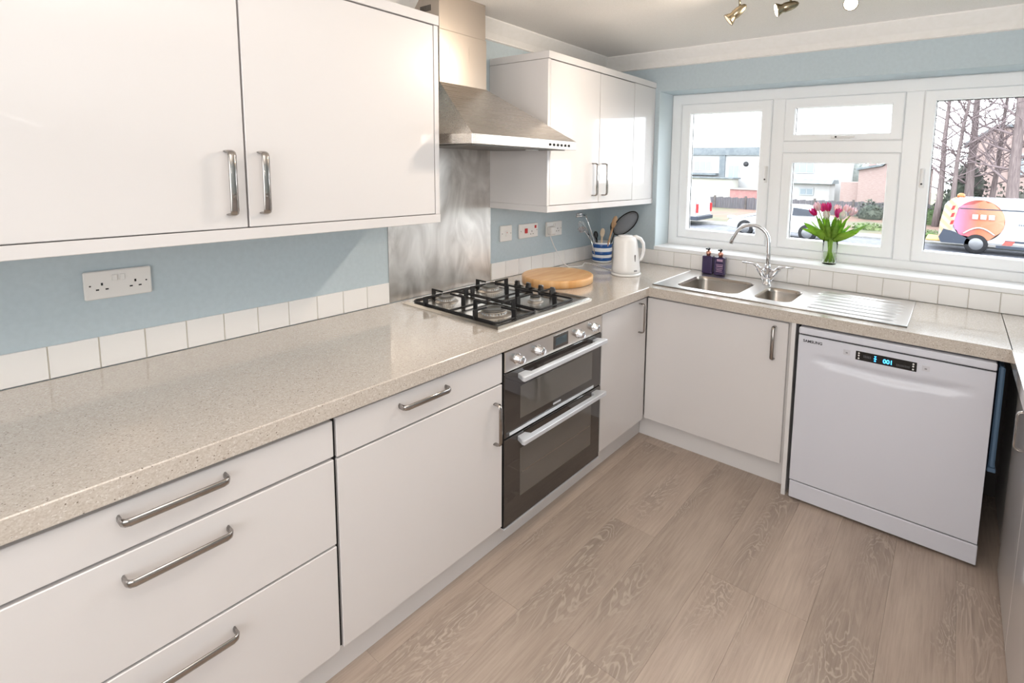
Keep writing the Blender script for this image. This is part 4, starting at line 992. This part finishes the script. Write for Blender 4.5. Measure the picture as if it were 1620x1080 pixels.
# hedges / bushes
def bush(name, label, c, r_, sc, a, b_, cat='bush'):
    m_ = gmat('foliage_' + name, a, b_, 3)
    t = bmesh.new()
    for k in range(420):
        th, ph = random.uniform(0, 6.283), math.acos(random.uniform(-.2, 1)); rr_ = r_ * random.uniform(.55, 1.05)
        p = Vector((c[0] + rr_ * sc[0] * math.sin(ph) * math.cos(th), c[1] + rr_ * sc[1] * math.sin(ph) * math.sin(th), c[2] + rr_ * sc[2] * math.cos(ph)))
        z_ = r_ * .14; q = [p + Vector([random.uniform(-z_, z_) for _ in range(3)]) for _ in range(3)]
        t.faces.new([t.verts.new(v_) for v_ in q])
    u = thing(name, label, cat, c)
    obj('foliage', MB().add(t), m_, u, kind=None)
    obj('branches', MB().ball(c, r_ * .72, 2, sc, .08), m_, u)
bush('ivy_bush', 'tall grey-green ivy clump round the trunks left of the brick gable', (2.35, 26.0, .9), .8, (1.1, .5, 2.1), (104, 108, 100), (140, 140, 132))
bush('hedge', 'pale tangled hedge behind the works van roof, right', (4.6, 26.0, .1), .9, (1.9, .5, 1.3), (130, 134, 124), (160, 158, 150))
bush('ivy_bush', 'dark ivy-covered bush behind the works van', (2.1, 25.2, -.2), .95, (1.0, .6, 1.95), (70, 84, 72), (112, 120, 104))
bush('evergreen_shrub', 'green shrub at the left edge of the right pane', (1.15, 25.0, -.55), .55, (.9, .6, 1.3), (108, 136, 88), (140, 160, 112))
bush('low_shrub', 'low green shrub on the bank, centre pane right', (-1.1, 22.6, G + .1), .6, (1.5, .6, .55), (132, 164, 100), (168, 186, 130))
bush('low_shrub', 'low yellow-green shrub on the bank, left pane', (-6.6, 22.4, G + .05), .55, (1.6, .6, .5), (164, 186, 120), (196, 206, 150))
bush('low_shrub', 'low green shrub behind the works van tail lift', (1.3, 21.4, G + .1), .4, (1.0, .6, .8), (118, 150, 92), (150, 176, 116))
bush('dark_shrub', 'grey-green bush beside the fence under the brick house', (-1.35, 25.4, -.45), .6, (1.3, .5, 1.1), (104, 114, 104), (134, 142, 128))
bush('far_treetops', 'hazy pale treetops behind the white bungalow', (-5.6, 46, 1.2), 1.7, (2.4, .6, 1.0), (190, 200, 196), (214, 220, 216), 'trees')
# bare trees
BARK = noisy('bark', (140, 124, 124), (176, 160, 158), 4, .9, stretch=(6, 6, .6)); TWIG = mat('twig', (176, 158, 160), .9)
def bare_tree(label, x, y, h_, r_, lean, seed):
    rnd = random.Random(seed); u = thing('bare_tree', label, 'tree', (x, y, G + .2), 'bare winter trees across the road')
    pts = [Vector((x + lean * f_ + rnd.uniform(-.05, .05), y, G + .2 + h_ * f_)) for f_ in [k / 6 for k in range(7)]]
    obj('trunk', MB().sweep(pts, [r_ * (1 - .75 * k / 6) for k in range(7)], n=9), BARK, u)
    t = MB()
    def br(p, d, ln, rr_, lev):
        q = [p]; dd = d.copy()
        for k in range(3):
            dd = (dd + Vector((rnd.uniform(-.3, .3), rnd.uniform(-.3, .3), rnd.uniform(-.08, .25)))).normalized(); q.append(q[-1] + dd * ln / 3)
        t.sweep(q, [rr_, rr_ * .8, rr_ * .6, rr_ * .35], n=4)
        if lev:
            for k in range(4 if lev > 1 else 3):
                base_ = q[1 + k % 3]; nd = (dd + Vector((rnd.uniform(-1, 1), rnd.uniform(-.6, .6), rnd.uniform(-.4, .6)))).normalized(); br(base_, nd, ln * .6, rr_ * .5, lev - 1)
    for k in range(20):
        f_ = .22 + .76 * k / 20; i = min(5, int(f_ * 6)); p = pts[i].lerp(pts[i + 1], f_ * 6 - i); sg = 1 if k % 2 else -1
        br(p, Vector((sg * rnd.uniform(.6, 1), rnd.uniform(-.5, .5), rnd.uniform(.1, .7))).normalized(), 2.0 * (1.15 - f_ * .5), r_ * .26, 2)
    o = obj('branches', t, TWIG, u)
for (lab, x, y, h_, r_, ln_, sd) in (('slim bare tree at the left edge of the right pane', 1.35, 24.6, 8, .15, .1, 1), ('bare tree trunk rising from the ivy bush', 1.75, 24.3, 9, .11, .6, 2), ('thicker ivy-clad bare tree right of the ivy bush', 2.45, 24.8, 9, .2, -.1, 3), ('bare tree forking in front of the brick gable', 3.25, 25.4, 8, .13, .3, 4), ('large grey bare trunk above the works van', 3.85, 24.0, 9, .25, -.15, 5), ('bare tree at the far right beyond the van', 4.9, 24.8, 9, .2, .2, 6)):
    bare_tree(lab, x, y, h_, r_, ln_, sd)

# outdoor colours are darkened to offset the strong sky light set for the room
for m_ in bpy.data.materials:
    if m_ in INSIDE or not m_.use_nodes: continue
    k = .40
    bb_ = m_.node_tree.nodes.get('Principled BSDF')
    if bb_: bb_.inputs['Base Color'].default_value = [v * k for v in bb_.inputs['Base Color'].default_value[:3]] + [1]
    for nd in m_.node_tree.nodes:
        if nd.type == 'VALTORGB':
            for e_ in nd.color_ramp.elements: e_.color = [v * k for v in e_.color[:3]] + [1]
